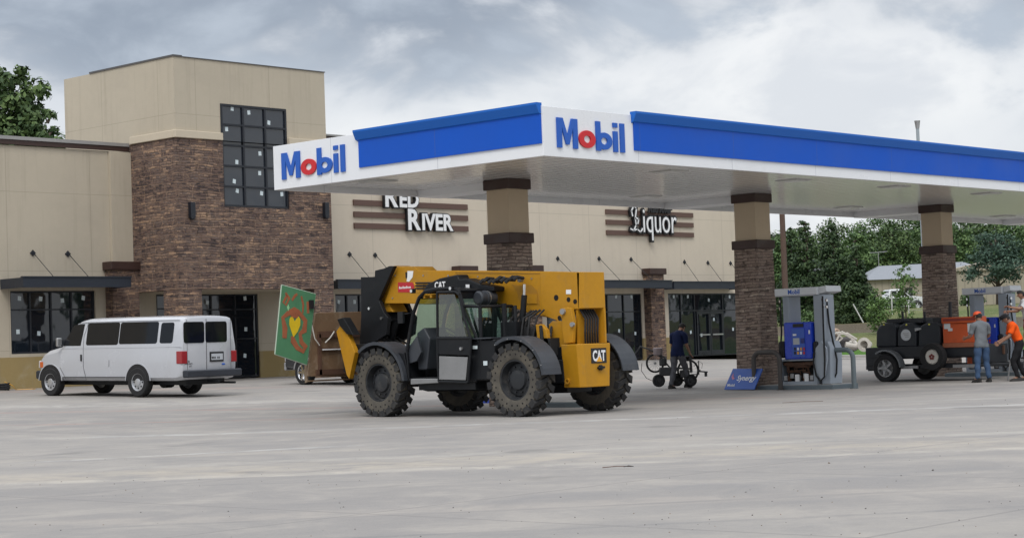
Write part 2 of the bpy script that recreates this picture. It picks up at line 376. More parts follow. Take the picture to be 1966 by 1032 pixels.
def grass_mat():
    m = mat('grass_field', (.15, .16, .06), .95, spec=.15); t, b = nodes(m); tc = N(t, 'ShaderNodeTexCoord'); v = tc.outputs['Object']
    n1 = NOI(t, v, .12, 5, .6); n2 = NOI(t, v, 1.1, 6, .7); n3 = NOI(t, v, 12, 4, .7)
    c = MIX(t, MR(t, n1, .35, .65), (.21, .205, .10), (.115, .15, .055)); c = MIX(t, MR(t, n2, .5, .75), c, (.25, .22, .12))
    c = MIX(t, MR(t, n3, .35, .7, 0, .5), c, (.07, .10, .03))
    sp = N(t, 'ShaderNodeSeparateXYZ'); L(t, v, sp.inputs[0])
    # lush strip of turf by the kerb, and a bare dirt track further up the field
    k = M_(t, 'MULTIPLY', MR(t, sp.outputs[0], 73, 74), MR(t, sp.outputs[0], 79.5, 77)); c = MIX(t, M_(t, 'MULTIPLY', k, .9), c, (.07, .17, .025))
    k = M_(t, 'MULTIPLY', MR(t, sp.outputs[0], 84.8, 85.1), MR(t, sp.outputs[0], 86.6, 86.1)); c = MIX(t, M_(t, 'MULTIPLY', k, .85), c, (.12, .095, .08))
    L(t, c, b.inputs['Base Color'])
    bn = N(t, 'ShaderNodeBump'); bn.inputs['Strength'].default_value = .8; bn.inputs['Distance'].default_value = .1
    L(t, n3, bn.inputs['Height']); L(t, bn.outputs[0], b.inputs['Normal'])
    return m
grass = grass_mat()
def sheet(name, xs, ys, dz, m):
    b = MB(); nx, ny = len(xs), len(ys); vs = [(x, y, gz(x, y)+dz) for y in ys for x in xs]
    fs = [(j*nx+i, j*nx+i+1, (j+1)*nx+i+1, (j+1)*nx+i) for j in range(ny-1) for i in range(nx-1)]
    b.add(vs, fs, 0, None, True); return b.build(name, m)
def rng(a, b, s):
    n = max(1, round((b-a)/s)); return [a+(b-a)*i/n for i in range(n+1)]
yy = [-1500, -400, -120, -60] + rng(-20, 26, 6)[0:] + rng(28, 70, 1.5) + [80, 95, 120, 160, 300, 700, 1500]
tag(sheet('ground', [-1500, -400, -100, -30] + rng(0, 70, 5) + rng(72, 90, .5) + rng(92, 125, 2) + rng(130, 190, 6) + [260, 500, 1500], yy, -.03, grass), kind='structure')
lot = sheet('parking_lot', [-300, -60, -20] + rng(0, 60, 4) + rng(61, 74, 1), [-300, -60, -20, 0, 10, 20] + rng(22, 52, 1) + [56, 62, 70], .004, concrete); tag(lot, kind='structure')
kb = MB()
for i in range(30):
    y0 = -40+i*4; y1 = y0+3.98
    kb.hexa([(74, y0, gz(74, y0)-.1), (74.16, y0, gz(74, y0)-.1), (74.16, y1, gz(74, y1)-.1), (74, y1, gz(74, y1)-.1),
             (74, y0, gz(74, y0)+.13), (74.16, y0, gz(74, y0)+.13), (74.16, y1, gz(74, y1)+.13), (74, y1, gz(74, y1)+.13)])
kerbm = mat('kerb', (.42, .41, .39), .9, var=.1)
tag(kb.build('kerb', kerbm, bevel=.02), kind='structure')

# ================================================================== THE STORE BUILDING
YF, YT, XT0, XT1 = 50.5, 48.0, 36.6, 43.06
BZ = .35
bld = thing('commercial_building', 'long tan stucco store building with brown stone tower, dark storefront glass and flat roof', 'building', (36.6, 50.5, .5))
WX0, WX1 = 20.0, 71.5
# openings on the main facade (x0,x1,z0,z1,mullion xs)
wx = lambda px, y=YF: ony(px, 350, y).x
op = [(wx(12), wx(111.8), 1.62, 3.55), (wx(393), wx(440), 1.6, 3.4), (wx(640), wx(752), .62, 3.35), (wx(783), wx(872), .62, 3.35)]
ZT_L, ZT_M = 8.02, 9.05
def wall_with_holes(b, x0, x1, y0, y1, z0, z1, holes, mat=0):
    xs = sorted(holes); x = x0
    for (a, c, za, zb) in xs:
        b.box(x, a, y0, y1, z0, z1, mat)
        if za > z0: b.box(a, c, y0, y1, z0, za, mat)
        b.box(a, c, y0, y1, zb, z1, mat); x = c
    b.box(x, x1, y0, y1, z0, z1, mat)
WT = .3
b = MB(); wall_with_holes(b, WX0, XT0+.05, YF, YF+WT, 1.52, ZT_L, [op[0]]); b.build('left_wall', stucco, bld)
b = MB(); wall_with_holes(b, XT1-.05, WX1, YF, YF+WT, 1.46, ZT_M, [(o[0], o[1], max(o[2], 1.46), o[3]) for o in op[1:]]); b.build('front_wall', stucco_cream, bld)
b = MB(); b.box(WX0, XT0, YF-.03, YF+WT+.003, BZ, 1.52); b.build('olive_wainscot', stucco_olive, bld)
xs = [XT1-.05] + [q for o in op[2:] for q in (o[0], o[1])] + [WX1]
for i in range(0, len(xs), 2): b = MB(); b.box(xs[i], xs[i+1], YF-.03, YF+WT+.003, BZ-.2, 1.46); b.build('olive_wainscot', stucco_olive, bld)
# side walls, back and roof
b = MB(); b.box(WX0, WX0+.3, YF+WT, 72, BZ-.3, ZT_L); b.box(WX1-.3, WX1, YF+WT, 72, BZ-.5, ZT_M); b.box(WX0+.3, WX1-.3, 71.7, 72, BZ-.3, ZT_L)
b.build('side_and_back_walls', stucco, bld)
b = MB(); b.box(WX0+.3, XT0-.02, YF+WT, 71.7, 7.2, 7.4); b.box(XT0-.02, WX1-.3, 54.4, 71.7, 7.2, 7.4); b.box(XT1+.01, WX1-.3, YF+WT, 54.4, 7.2, 7.4); b.build('roof', mat('roof_membrane', (.35, .34, .33), .9), bld)
b = MB(); b.box(WX0-.02, XT0-.05, YF-.07, YF-.002, 8.04, 8.19); b.box(XT1+.06, WX1+.05, YF-.07, YF-.002, ZT_M-.2, ZT_M-.02); b.build('brown_fascia', brown_metal, bld)
b = MB(); b.box(WX0-.04, XT0-.04, YF-.10, YF+.45, 8.192, 8.30); b.box(XT1+.04, WX1+.1, YF-.1, YF+.42, ZT_M, ZT_M+.06); b.build('parapet_cap', steel_cap, bld)
# narrow stucco pilaster strip beside the tower and between bays
b = MB(); b.box(wx(131), XT0-.005, YF-.12, YF-.003, 4.45, 8.0); b.build('wall_strip', stucco, bld)
# tower upper mass
TX = XT0+.05
b = MB(); WH = (38.47, 41.24, 6.13, 9.47)
wall_with_holes(b, TX, XT1-.06, YT+.08, YT+.4, 8.32, 10.84, [(WH[0], WH[1], 8.32, WH[3])])
b.box(TX, TX+.3, YT+.4, 54.1, 3.6, 10.84); b.box(XT1-.36, XT1-.06, YT+.4, 54.1, 3.6, 10.84); b.box(TX+.3, XT1-.36, 53.8, 54.1, 7.4, 10.84)
b.box(TX+.3, XT1-.36, YT+.4, 53.8, 10.5, 10.7)
b.build('tower_upper_wall', stucco, bld)
b = MB(); b.box(TX-.03, TX+.33, YT+.05, 52.6, 10.842, 10.90); b.box(TX+.33, XT1-.03, YT+.05, YT+.42, 10.842, 10.87); b.build('tower_flashing', mat('tower_flashing_metal', (.09, .085, .085), .6), bld)
b = MB(); b.box(XT0-.06, WH[0]-.01, YT-.06, YT+.1, 8.26, 8.5); b.build('stucco_band', stucco_light, bld, bevel=.02); b = MB(); b.box(WH[1]+.01, XT1+.06, YT-.06, YT+.1, 8.26, 8.5); b.build('stucco_band', stucco_light, bld, bevel=.02); b = MB(); b.box(XT0-.06, XT0+.06, YT+.1, YF-.13, 8.26, 8.5); b.build('stucco_band', stucco_light, bld, bevel=.02)
# tower stone: front panel with opening below, left return, pillars
b = MB()
wall_with_holes(b, XT0, XT1, YT, YT+.35, 3.47, 8.26, [(WH[0], WH[1], WH[2], 8.26)])
b.box(XT0, XT0+.35, YT+.35, YF-.001, 3.47, 8.26); b.box(XT1-.35, XT1, YT+.35, YF-.001, 3.47, 8.26)
b.build('stone_veneer', stone, bld)
b = MB(); b.box(XT0+.01, 37.46, YT+.01, YT+.86, BZ, 3.468); b.build('stone_pillar', stone, bld)
b = MB(); b.box(42.2, XT1-.01, YT+.01, YT+.86, BZ, 3.468); b.build('stone_pillar', stone, bld)
b = MB(); b.box(XT0+.36, XT1-.36, YT+.36, YF-.002, 3.47, 3.6); b.build('porch_ceiling', stucco_light, bld)
# recessed porch wall with storefront
RW = YF+.0
b = MB(); RX = [wx(183, YF), wx(200, YF), wx(235, YF), wx(302, YF)]
b = MB(); b.box(XT0+.06, RX[0], YF-.001, YF+.2, 1.46, 3.6); b.box(RX[3], XT1-.06, YF-.001, YF+.2, 1.46, 3.6); b.box(RX[0], RX[3], YF-.001, YF+.2, 3.42, 3.6); b.build('porch_wall', stucco, bld)
b = MB(); b.box(XT0+.06, RX[0], YF-.031, YF+.2, BZ, 1.46); b.build('porch_wainscot', stucco_olive, bld); b = MB(); b.box(RX[3], XT1-.06, YF-.031, YF+.2, BZ, 1.46); b.build('porch_wainscot', stucco_olive, bld)
def storefront(name, x0, x1, z0, z1, y, xs, zs, stickers, gm=glass, door=None, fr=.055):
    f = MB(); d = .11
    f.box(x0, x0+fr, y, y+d, z0, z1); f.box(x1-fr, x1, y, y+d, z0, z1); f.box(x0+fr, x1-fr, y, y+d, z1-fr, z1); f.box(x0+fr, x1-fr, y, y+d, z0, z0+fr)
    for q in xs: f.box(q-fr/2, q+fr/2, y+.001, y+d-.001, z0+fr, z1-fr)
    xe = [x0+fr/2]+list(xs)+[x1-fr/2]
    for q in zs:
        for i in range(len(xe)-1): f.box(xe[i]+fr/2, xe[i+1]-fr/2, y+.003, y+d-.003, q-fr*.4, q+fr*.4)
    o = f.build(name, frame_black, bld)
    p = MB(); p.box(x0+fr*.5, x1-fr*.5, y+.05, y+.062, z0+fr*.5, z1-fr*.5); p.build('pane', gm, o)
    for (sx, sz) in stickers:
        s = MB(); a = random.uniform(-.2, .2); h = .085
        pts = [(sx+h*math.cos(a+k*math.pi/2+.785), y+.046, sz+1.15*h*math.sin(a+k*math.pi/2+.785)) for k in range(4)]
        s.slab(pts, (0, .003, 0)); s.build('sticker', sticker, o)
    return o
def pst(lst, y): return [(ony(a, c, y+.05).x, ony(a, c, y+.05).z) for a, c in lst]
storefront('window', op[0][0], op[0][1], 1.62, 3.55, YF+.06, [wx(36.5), wx(61), wx(85)], [2.97], pst([(22.7, 349), (47.5, 349.5), (73, 351.5), (97.5, 348.5), (21, 388), (45.5, 390)], YF+.06))
storefront('window', op[1][0], op[1][1], 1.6, 3.4, YF+.06, [wx(408), wx(423)], [], pst([(397, 353), (415.5, 353)], YF+.06))
storefront('window', op[2][0], op[2][1], .6, 3.35, YF+.06, [wx(665), wx(690), wx(713), wx(732)], [2.95-.35], pst([(722, 347), (740, 347), (725.5, 387), (744.5, 390)], YF+.06))
storefront('window', op[3][0], op[3][1], .6, 3.35, YF+.06, [wx(799), wx(815), wx(848)], [2.6], pst([(789.5, 347), (806, 347), (830.5, 351), (855, 347), (836.5, 373.5), (809.5, 388.5), (822, 392), (859, 385)], YF+.06))
storefront('window', RX[0], RX[2]-.3, 1.55, 3.42, YF+.02, [RX[1]], [2.95], pst([(197.5, 349), (243, 354)], YF+.02))
storefront('window', RX[2]-.3, RX[3], .6, 3.42, YF+.02, [wx(248), wx(276)], [2.9, 1.9], pst([(287, 349), (288, 385), (287, 416), (266, 378)], YF+.02))
storefront('window', WH[0], WH[1], WH[2], WH[3], YT+.06, [WH[0]+(WH[1]-WH[0])*k/3 for k in (1, 2)], [WH[2]+(WH[3]-WH[2])*k/5 for k in (1, 2, 3, 4)],
    pst([(272, 127), (291.5, 131.5), (315, 143.5), (265.5, 151), (304.5, 179.5), (277.5, 189.5), (304.3, 202.5), (274.5, 212), (278, 223), (306.5, 226), (330.2, 227)], YT+.06), glass_hi, fr=.075)
# entrance door leaves in the right storefront
dr = MB(); x0, x1 = wx(816.5), wx(847)
for (a, c) in ((x0, (x0+x1)/2-.01), ((x0+x1)/2+.01, x1)):
    for q in ((a, a+.09, .64, 2.56), (c-.09, c, .64, 2.56), (a+.09, c-.09, 2.44, 2.56), (a+.09, c-.09, .64, .84)): dr.box(q[0], q[1], YF+.03, YF+.1, q[2], q[3])
d_ = dr.build('door', frame_black, bld)
h = MB(); mx = (x0+x1)/2
h.box(x0+.1, mx-.1, YF-.03, YF+.0, 1.5, 1.56); h.box(mx+.1, x1-.1, YF-.03, YF, 1.5, 1.56); h.build('handle', mat('door_handle_steel', (.5, .5, .5), .3, metal=.8), d_)
# interior dark box so nothing shows through
# awnings
def awning(x0, x1, zb, zt, depth, rods):
    f = MB(); y0 = YF-depth
    f.box(x0, x1, y0, y0+.06, zb, zt); f.box(x0, x0+.06, y0+.06, YF-.002, zb+.002, zt-.002); f.box(x1-.06, x1, y0+.06, YF-.002, zb+.002, zt-.002)
    f.box(x0+.06, x1-.06, y0+.06, YF-.002, zt-.12, zt-.02); f.box(x0-.02, x1+.02, y0-.03, y0+.1, zt+.001, zt+.035)
    o = f.build('awning', navy_metal, bld)
    for rx, rz in rods:
        r_ = MB(); r_.cyl((rx, YF-.05, rz), (rx, y0+.15, zt+.03), .012, n=6)
        r_.slab([(rx-.1, YF-.035, rz), (rx, YF-.035, rz-.1), (rx+.1, YF-.035, rz), (rx, YF-.035, rz+.1)], (0, .034, 0)); r_.build('tie_rod', frame_black, o)
AD = 1.25
axl = ony(27, 330, YF-AD).x; axr = ony(153.8, 330, YF-AD).x
awning(axl, axr, ony(100, 336, YF-AD).z, ony(100, 324.5, YF-AD).z, AD, [(wx(39.5), ony(39.5, 296, YF).z), (wx(80.5), ony(80.5, 297, YF).z)])
zb, zt = ony(740, 337, YF-AD).z, ony(740, 328.5, YF-AD).z
r_ = [(wx(p), ony(p, q, YF).z) for p, q in ((655, 302.5), (703.5, 302.5), (741, 303.5))]
awning(ony(630, 330, YF-AD).x, ony(787.5, 330, YF-AD).x, zb, zt, AD, r_)
AD2 = .9
awning(ony(790, 330, YF-AD2).x, ony(874, 330, YF-AD2).x, zb-.03, zt-.03, AD2, [(wx(p), ony(p, q, YF).z) for p, q in ((803.5, 306.5), (831, 307.5), (857.5, 308))])
awning(ony(396, 330, YF-AD).x, ony(470, 330, YF-AD).x, zb, zt, AD, [(wx(p), ony(p, q, YF).z) for p, q in ((411, 297.5), (441, 298.5))])
# stone pilasters on the facade with brown cap
def pilaster(xa, xb, zt, y=YF-.38):
    f = MB(); f.box(xa, xb, y, YF-.004, BZ, zt); o = f.build('stone_pilaster', stone, bld)
    c = MB(); c.box(xa-.1, xb+.1, y-.1, YF-.002, zt+.001, zt+.26); c.build('cap', brown_metal, o, bevel=.02)
yp = YF-.38
pilaster(ony(131.5, 330, yp).x, XT0-.01, ony(145, 315.5, yp).z)
pilaster(ony(762, 330, yp).x, ony(778, 330, yp).x, ony(770, 321, yp).z)
pilaster(ony(540, 330, yp).x, ony(557, 330, yp).x, ony(548, 317.5, yp).z-.05)
pilaster(ony(622, 330, yp).x, ony(634, 330, yp).x, ony(634, 317.5, yp).z-.02)
for px in (223, 380):
    q = ony(px, 244, YT); f = MB(); f.box(q.x-.09, q.x+.09, YT-.16, YT-.002, q.z-.3, q.z+.2); f.cyl((q.x, YT-.1, q.z-.36), (q.x, YT-.1, q.z-.3), .06, .09); f.build('wall_lamp', frame_black, bld, bevel=.015)

# ------------------------------------------------------------------ shop signs on the facade
def stripes(root, px0, px1, rows):
    for (ya, yb) in rows:
        zc = ony((px0+px1)/2, (ya+yb)/2, YF).z
        f = MB(); f.box(wx(px0), wx(px1), YF-.07, YF-.002, zc-.1, zc+.1); f.build('stripe', stripe_brown, root)
sg = thing('wall_sign', 'wall sign with white block capitals in two rows over three brown bars', 'sign', (wx(484), YF-.05, 5.6))
stripes(sg, 417, 550.5, [(236.8, 242.8), (250, 256.3), (263, 269)])
def lit_text(root, txt, px, py, yy_, size, bold, sq, shear=0.):
    o = ony(px, py, yy_); f = MB(); f.text(txt, (o.x, yy_-.12, o.z), (1, 0, 0), (0, 0, 1), size, -.10, 0, bold+.035, shear, sq); bk = f.build('letter_backing', black_pl, root)
    f = MB(); f.text(txt, (o.x, yy_-.225, o.z), (1, 0, 0), (0, 0, 1), size, .02, 0, bold, shear, sq); f.build('letter', sign_white, root)
def smallcaps(root, first, rest, px, py, s, bold, sq, gap, shear=0.):
    o = ony(px, py, YF)
    for bo, yo, dp, m, nm in ((.040, .13, .11, black_pl, 'letter_backing'), (-.004, .18, .03, sign_white, 'letter')):
        f = MB(); f.text(first, (o.x, YF-yo+dp/2, o.z), (1, 0, 0), (0, 0, 1), s, dp, 0, bold+bo, shear, sq)
        f.text(rest, (o.x+gap, YF-yo+dp/2, o.z), (1, 0, 0), (0, 0, 1), s*.8, dp, 0, bold+bo, shear, sq); f.build(nm, m, root)
smallcaps(sg, 'R', 'ED', 446.5, 241.3, 1.06, .035, .98, .74)
smallcaps(sg, 'R', 'IVER', 473.5, 268.3, 1.06, .035, .98, .74)
sg = thing('wall_sign', 'wall sign with one ornate white old style word over three brown bars', 'sign', (wx(764), YF-.05, 5.6))
stripes(sg, 712.9, 815, [(247.5, 252.5), (259.3, 264.3), (271.2, 276)])
def liquor(root):
    o = ony(735, 272, YF)
    for bo, yo, dp, m, nm in ((.045, .13, .11, black_pl, 'letter_backing'), (-.008, .19, .03, sign_white, 'letter')):
        f = MB(); f.text('iquor', (o.x+.80, YF-yo+dp/2, o.z+.02), (1, 0, 0), (0, 0, 1), 1.52, dp, 0, bo+.004, 0, .72)
        # ornate capital L: a looped stem and a wavy foot
        r_ = .040+bo*1.3; y = YF-yo+dp/2
        def st(pts):
            n = len(pts)
            for i in range(n-1):
                a, c = pts[i], pts[i+1]; dx, dz = c[0]-a[0], c[1]-a[1]; l = math.hypot(dx, dz); px_, pz_ = -dz/l*r_, dx/l*r_
                f.slab([(o.x+a[0]-px_-dx*.12, y, o.z+a[1]-pz_-dz*.12), (o.x+c[0]-px_+dx*.12, y, o.z+c[1]-pz_+dz*.12), (o.x+c[0]+px_+dx*.12, y, o.z+c[1]+pz_+dz*.12), (o.x+a[0]+px_-dx*.12, y, o.z+a[1]+pz_-dz*.12)], (0, -dp, 0))
        st([(.16, .70), (.10, .90), (.26, 1.12), (.44, 1.02), (.50, 1.26)]); st([(.44, 1.02), (.34, .6), (.38, .3), (.20, .08)]); st([(.02, .14), (.20, .08), (.44, .14), (.66, .02), (.80, .16)]); st([(.40, .62), (.56, .56), (.50, .38)])
        f.build(nm, m, root)
    for bo, dp, yo, m, nm in ((.05, .1, .15, black_pl, 'script_backing'), (-.005, .02, .18, mat('sign_pink', (.55, .2, .24), .5), 'script')):
        p = ony(756, 248.5, YF); f = MB(); f.text('Red River', (p.x, YF-yo+dp/2, p.z), (1, 0, 0), (0, 0, 1), .44, dp, 0, bo, .35, .9); f.build(nm, m, root)
liquor(sg)

# ================================================================== THE FUEL CANOPY
SZ, FB = 4.88, 4.74                       # soffit height, fascia bottom
CX0, CY0, CY1 = 25.78, 22.90, 30.50; CX1 = 57.2
can = thing('fuel_canopy', 'long flat fuel canopy with white and blue fascia on stone clad columns', 'canopy', (41.5, 26.7, 0))
FT = 5.66; BL0, BL1 = 4.93, 5.66
soffit_m = mat('soffit_metal', (.88, .875, .87), .20, spec=.5, coat=.3); t, pb = nodes(soffit_m)
tcn = N(t, 'ShaderNodeTexCoord'); sp = N(t, 'ShaderNodeSeparateXYZ'); L(t, tcn.outputs['Object'], sp.inputs[0])
fr_ = M_(t, 'FRACT', M_(t, 'DIVIDE', sp.outputs[0], .406)); gr = M_(t, 'LESS_THAN', M_(t, 'ABSOLUTE', M_(t, 'SUBTRACT', fr_, .5)), .06)
L(t, MIX(t, M_(t, 'MULTIPLY', gr, .75), (.86, .855, .84), (.25, .25, .25)), pb.inputs['Base Color'])
bn = N(t, 'ShaderNodeBump'); bn.inputs['Strength'].default_value = .25; bn.inputs['Distance'].default_value = .02; L(t, gr, bn.inputs['Height']); L(t, bn.outputs[0], pb.inputs['Normal'])
b = MB(); b.box(CX0+.08, CX1-.08, CY0+.08, CY1-.08, SZ, SZ+.12); b.build('soffit', soffit_m, can)
b = MB(); T = .08
b.box(CX0, CX1, CY0, CY0+T, FB, FT); b.box(CX0, CX1, CY1-T, CY1, FB, FT-.0); b.box(CX0, CX0+T, CY0+T, CY1-T, FB, FT); b.box(CX1-T, CX1, CY0+T, CY1-T, FB, FT)
FASC = b.build('fascia', white_panel, can, bevel=.006)
b = MB(); b.box(CX0+T, CX1-T, CY0+T, CY1-T, FT-.35, FT-.3); b.build('deck', mat('deck_metal', (.45, .45, .45), .5, metal=.5), can)
# blue panels, proud of the white fascia, with a projecting trim
xb0 = ony(743.5, 160, CY0-.03).x; yb1 = onx(420, 175, CX0-.03).y; yb0 = onx(633.5, 150, CX0-.03).y
def seams(m, ax, per):
    t, b = nodes(m); tc = N(t, 'ShaderNodeTexCoord'); sp = N(t, 'ShaderNodeSeparateXYZ'); L(t, tc.outputs['Object'], sp.inputs[0])
    q = M_(t, 'ABSOLUTE', M_(t, 'SUBTRACT', M_(t, 'FRACT', M_(t, 'DIVIDE', M_(t, 'ADD', sp.outputs[0], sp.outputs[1]), per)), .5))
    src = b.inputs['Base Color'].links[0].from_socket
    L(t, MIX(t, M_(t, 'MULTIPLY', M_(t, 'LESS_THAN', q, .009/per), .3), src, (.10, .12, .2)), b.inputs['Base Color'])
seams(blue_panel, 0, 3.05)
fasc_m = mat('fascia_white', (.80, .81, .83), .34, var=.02, vscale=.7, bump=.12, bscale=.9, dirt=((.66, .66, .65), .5, .5, .75, .35))
b = MB(); b.box(xb0, CX1, CY0-.03, CY0-.001, 4.97, 5.52); b.build('blue_band', blue_panel, can)
b = MB(); b.box(CX0-.03, CX0-.001, yb0, yb1, 4.97, 5.52); b.build('blue_band', blue_panel, can)
b = MB(); b.prism([(CY0-.001, 5.50), (CY0-.06, 5.53), (CY0-.13, 5.68), (CY0-.13, 5.72), (CY0+.02, 5.72), (CY0+.02, 5.664), (CY0-.001, 5.664)], 'x', xb0-.05, CX1); b.build('blue_trim', blue_trim, can)
b = MB(); b.prism([(CX0-.001, 5.50), (CX0-.06, 5.53), (CX0-.13, 5.68), (CX0-.13, 5.72), (CX0+.02, 5.72), (CX0+.02, 5.664), (CX0-.001, 5.664)], 'y', yb0, yb1+.05); b.build('blue_trim', blue_trim, can)
FASC.data.materials[0] = fasc_m; seams(fasc_m, 0, 3.05)
# the four-letter-plus-ring lettering, built from strokes
def brand(root, O, ex, H, U=None):
    U = U or H               # O: lower left, ex: reading direction
    ex = Vector(ex); ez = Vector((0, 0, 1)); nn = ex.cross(ez); O = Vector(O); dpt = nn*.03
    def P(u, v): return O + ex*(u*U) + ez*(v*H)
    def poly(b, pts): b.slab([P(*p) for p in pts], dpt)
    def ringb(b, cu, cv, ro, ri, n=32, k=1.04):
        vs = []
        for q, dd in ((ro, 0), (ro, 1), (ri, 1), (ri, 0)): vs += [P(cu+q*math.cos(2*math.pi*i/n), cv+q*math.sin(2*math.pi*i/n)*1.08)+dpt*dd*k for i in range(n)]
        b.add(vs, [(r*n+i, r*n+(i+1) % n, ((r+1) % 4)*n+(i+1) % n, ((r+1) % 4)*n+i) for r in range(4) for i in range(n)])
    b = MB(); poly(b, [(0, 0), (0, 1), (.19, 1), (.335, .42), (.48, 1), (.67, 1), (.67, 0), (.52, 0), (.52, .70), (.385, .12), (.285, .12), (.15, .70), (.15, 0)]); b.build('letter', sign_blue, root)
    b = MB(); ringb(b, .985, .355, .275, .115); b.build('letter', sign_red, root)
    b = MB(); poly(b, [(1.29, 0), (1.29, 1), (1.44, 1), (1.44, 0)]); ringb(b, 1.56, .34, .27, .11); b.build('letter', sign_blue, root)
    b = MB(); poly(b, [(1.88, 0), (1.88, .71), (2.03, .71), (2.03, 0)]); poly(b, [(1.88, .84), (1.88, 1), (2.03, 1), (2.03, .84)]); b.build('letter', sign_blue, root)
    b = MB(); poly(b, [(2.12, 0), (2.12, 1), (2.27, 1), (2.27, 0)]); b.build('letter', sign_blue, root)
p0 = ony(652.5, 172.5, CY0); p1 = ony(731.5, 178, CY0)
hh = ony(652.5, 137.3, CY0).z-ony(653.5, 172.5, CY0).z
brand(can, (p0.x, CY0-.002, p0.z), (1, 0, 0), hh, (p1.x-p0.x)/2.27)
q0 = onx(331.5, 210.5, CX0); q1 = onx(405.5, 202, CX0); hh2 = onx(331, 179.5, CX0).z-q0.z
brand(can, (CX0-.002, q0.y, q0.z), (0, -1, 0), hh2, (q0.y-q1.y)/2.27)
# soffit lights and drain boxes
lens = mat('light_lens', (.6, .6, .58), .3); lfr = mat('light_frame', (.58, .58, .56), .5)
for px, py in ((443, 211.5), (784, 200), (757, 229.5), (930, 210.5), (1048, 218), (994, 242), (1156, 226), (1175, 252.5), (1210, 262)):
    q = onz(px, py, SZ); f = MB(); f.box(q.x-.3, q.x+.3, q.y-.3, q.y+.3, SZ-.018, SZ-.001); o = f.build('ceiling_light', lfr, can)
    f = MB(); f.box(q.x-.25, q.x+.25, q.y-.25, q.y+.25, SZ-.028, SZ-.019); f.build('lens', lens, o)
for k in range(4):
    X = 29.9+9.0*k; f = MB(); f.box(X, X+.75, 28.0, CY1-T-.003, SZ-.16, SZ-.001); f.build('drain_box', white_panel, can)
# columns
shaft_m = mat('column_stucco', (.52, .42, .30), .8, spec=.25, var=.04, bump=.2, bscale=40)
for k in range(4):
    X = 29.62+9.0*k; Y = 27.38; Q = .63
    s = MB(); s.box(X, X+Q, Y, Y+Q, 3.72, 4.66); c = s.build('column', shaft_m, can)
    s = MB(); s.box(X-.055, X+Q+.055, Y-.055, Y+Q+.055, 4.661, SZ-.002); s.build('cap', brown_metal, c, bevel=.015)
    s = MB(); s.box(X-.075, X+Q+.075, Y-.075, Y+Q+.075, 3.50, 3.719); s.build('cap', brown_metal, c, bevel=.015)
    s = MB(); s.hexa([(X-.075, Y-.075, -.02), (X+Q+.075, Y-.075, -.02), (X+Q+.075, Y+Q+.075, -.02), (X-.075, Y+Q+.075, -.02), (X-.03, Y-.03, 3.499), (X+Q+.03, Y-.03, 3.499), (X+Q+.03, Y+Q+.03, 3.499), (X-.03, Y+Q+.03, 3.499)]); s.build('stone_base', stone_grey, c)
# ================================================================== VEHICLES
cat_y = mat('machine_yellow', (.47, .225, .009), .55, spec=.35, var=.12, vscale=1.2, dirt=((.28, .18, .07), 2.2, .5, .75, .5), bump=.05)
mach_blk = mat('machine_black', (.008, .009, .011), .5, spec=.3, var=.25, vscale=2, dirt=((.06, .055, .05), 1.7, .55, .8, .3))
fender_m = mat('fender_grey', (.038, .043, .052), .5, var=.12, dirt=((.16, .15, .14), 1.5, .5, .8, .4))
rubber_d = mat('rubber_dusty', (.078, .070, .058), .92, var=.25, vscale=3, bump=.3, bscale=30, dirt=((.15, .13, .10), 2.5, .42, .7, .6))
rubber_k = mat('rubber_lug', (.026, .026, .027), .9, var=.2, vscale=4, bump=.3, bscale=30, dirt=((.12, .11, .09), 3, .5, .75, .5))
rubber = mat('rubber', (.016, .016, .017), .85, var=.2, bump=.1)
rim_d = mat('rim_dark', (.016, .018, .021), .5, var=.2, dirt=((.12, .11, .10), 2.4, .5, .75, .5))
hole_m = mat('tyre_hole', (.006, .006, .006), .95)
chrome = mat('chrome', (.75, .75, .76), .14, metal=1.)
steel = mat('steel', (.38, .38, .38), .42, metal=.7, var=.1)
grey_panel = mat('grey_panel', (.22, .22, .22), .45, var=.12, dirt=((.1, .1, .1), 2, .5, .7, .5))
brown_plate = mat('brown_plate', (.19, .115, .062), .75, var=.15, bump=.15, dirt=((.34, .27, .19), 1.4, .5, .72, .7))
rust_m = mat('rusty_steel', (.10, .05, .03), .8, var=.25)
def clear_glass(name, tint=(.45, .6, .56), a=.55):
    m = bpy.data.materials.new(name); m.use_nodes = True; t = m.node_tree; t.nodes.clear()
    o = N(t, 'ShaderNodeOutputMaterial'); tr = N(t, 'ShaderNodeBsdfTransparent'); tr.inputs[0].default_value = (*tint, 1)
    g = N(t, 'ShaderNodeBsdfGlossy'); g.inputs['Roughness'].default_value = .03; g.inputs[0].default_value = (.9, .95, .95, 1)
    mx = N(t, 'ShaderNodeMixShader')
    mx.inputs[0].default_value = .13; L(t, tr.outputs[0], mx.inputs[1]); L(t, g.outputs[0], mx.inputs[2]); L(t, mx.outputs[0], o.inputs[0])
    return m
cab_glass = clear_glass('cab_glass', (.42, .62, .55))
def px2(pts, X): return [(onx(a, c, X).y, onx(a, c, X).z) for a, c in pts]
def z7(*p): return [(540+a/4.9125, 290+c/4.9125) for a, c in p]
def z6(*p): return [(320+a/4.9125, 290+c/4.9125) for a, c in p]
def arc_shell(b, cy, cz, r, t, x0, x1, a0, a1, n=14, m=0, lip=.0):
    # part of a cylinder about the x axis; angle 0 points to the rear (-y), 90 up
    P = lambda rr, a: (cy-rr*math.cos(R(a)), cz+rr*math.sin(R(a)))
    for i in range(n):
        a, c = a0+(a1-a0)*i/n, a0+(a1-a0)*(i+1)/n
        q = [P(r, a), P(r+t, a), P(r+t, c), P(r, c)]
        b.prism(q, 'x', x0, x1, m, None, False)
    return b

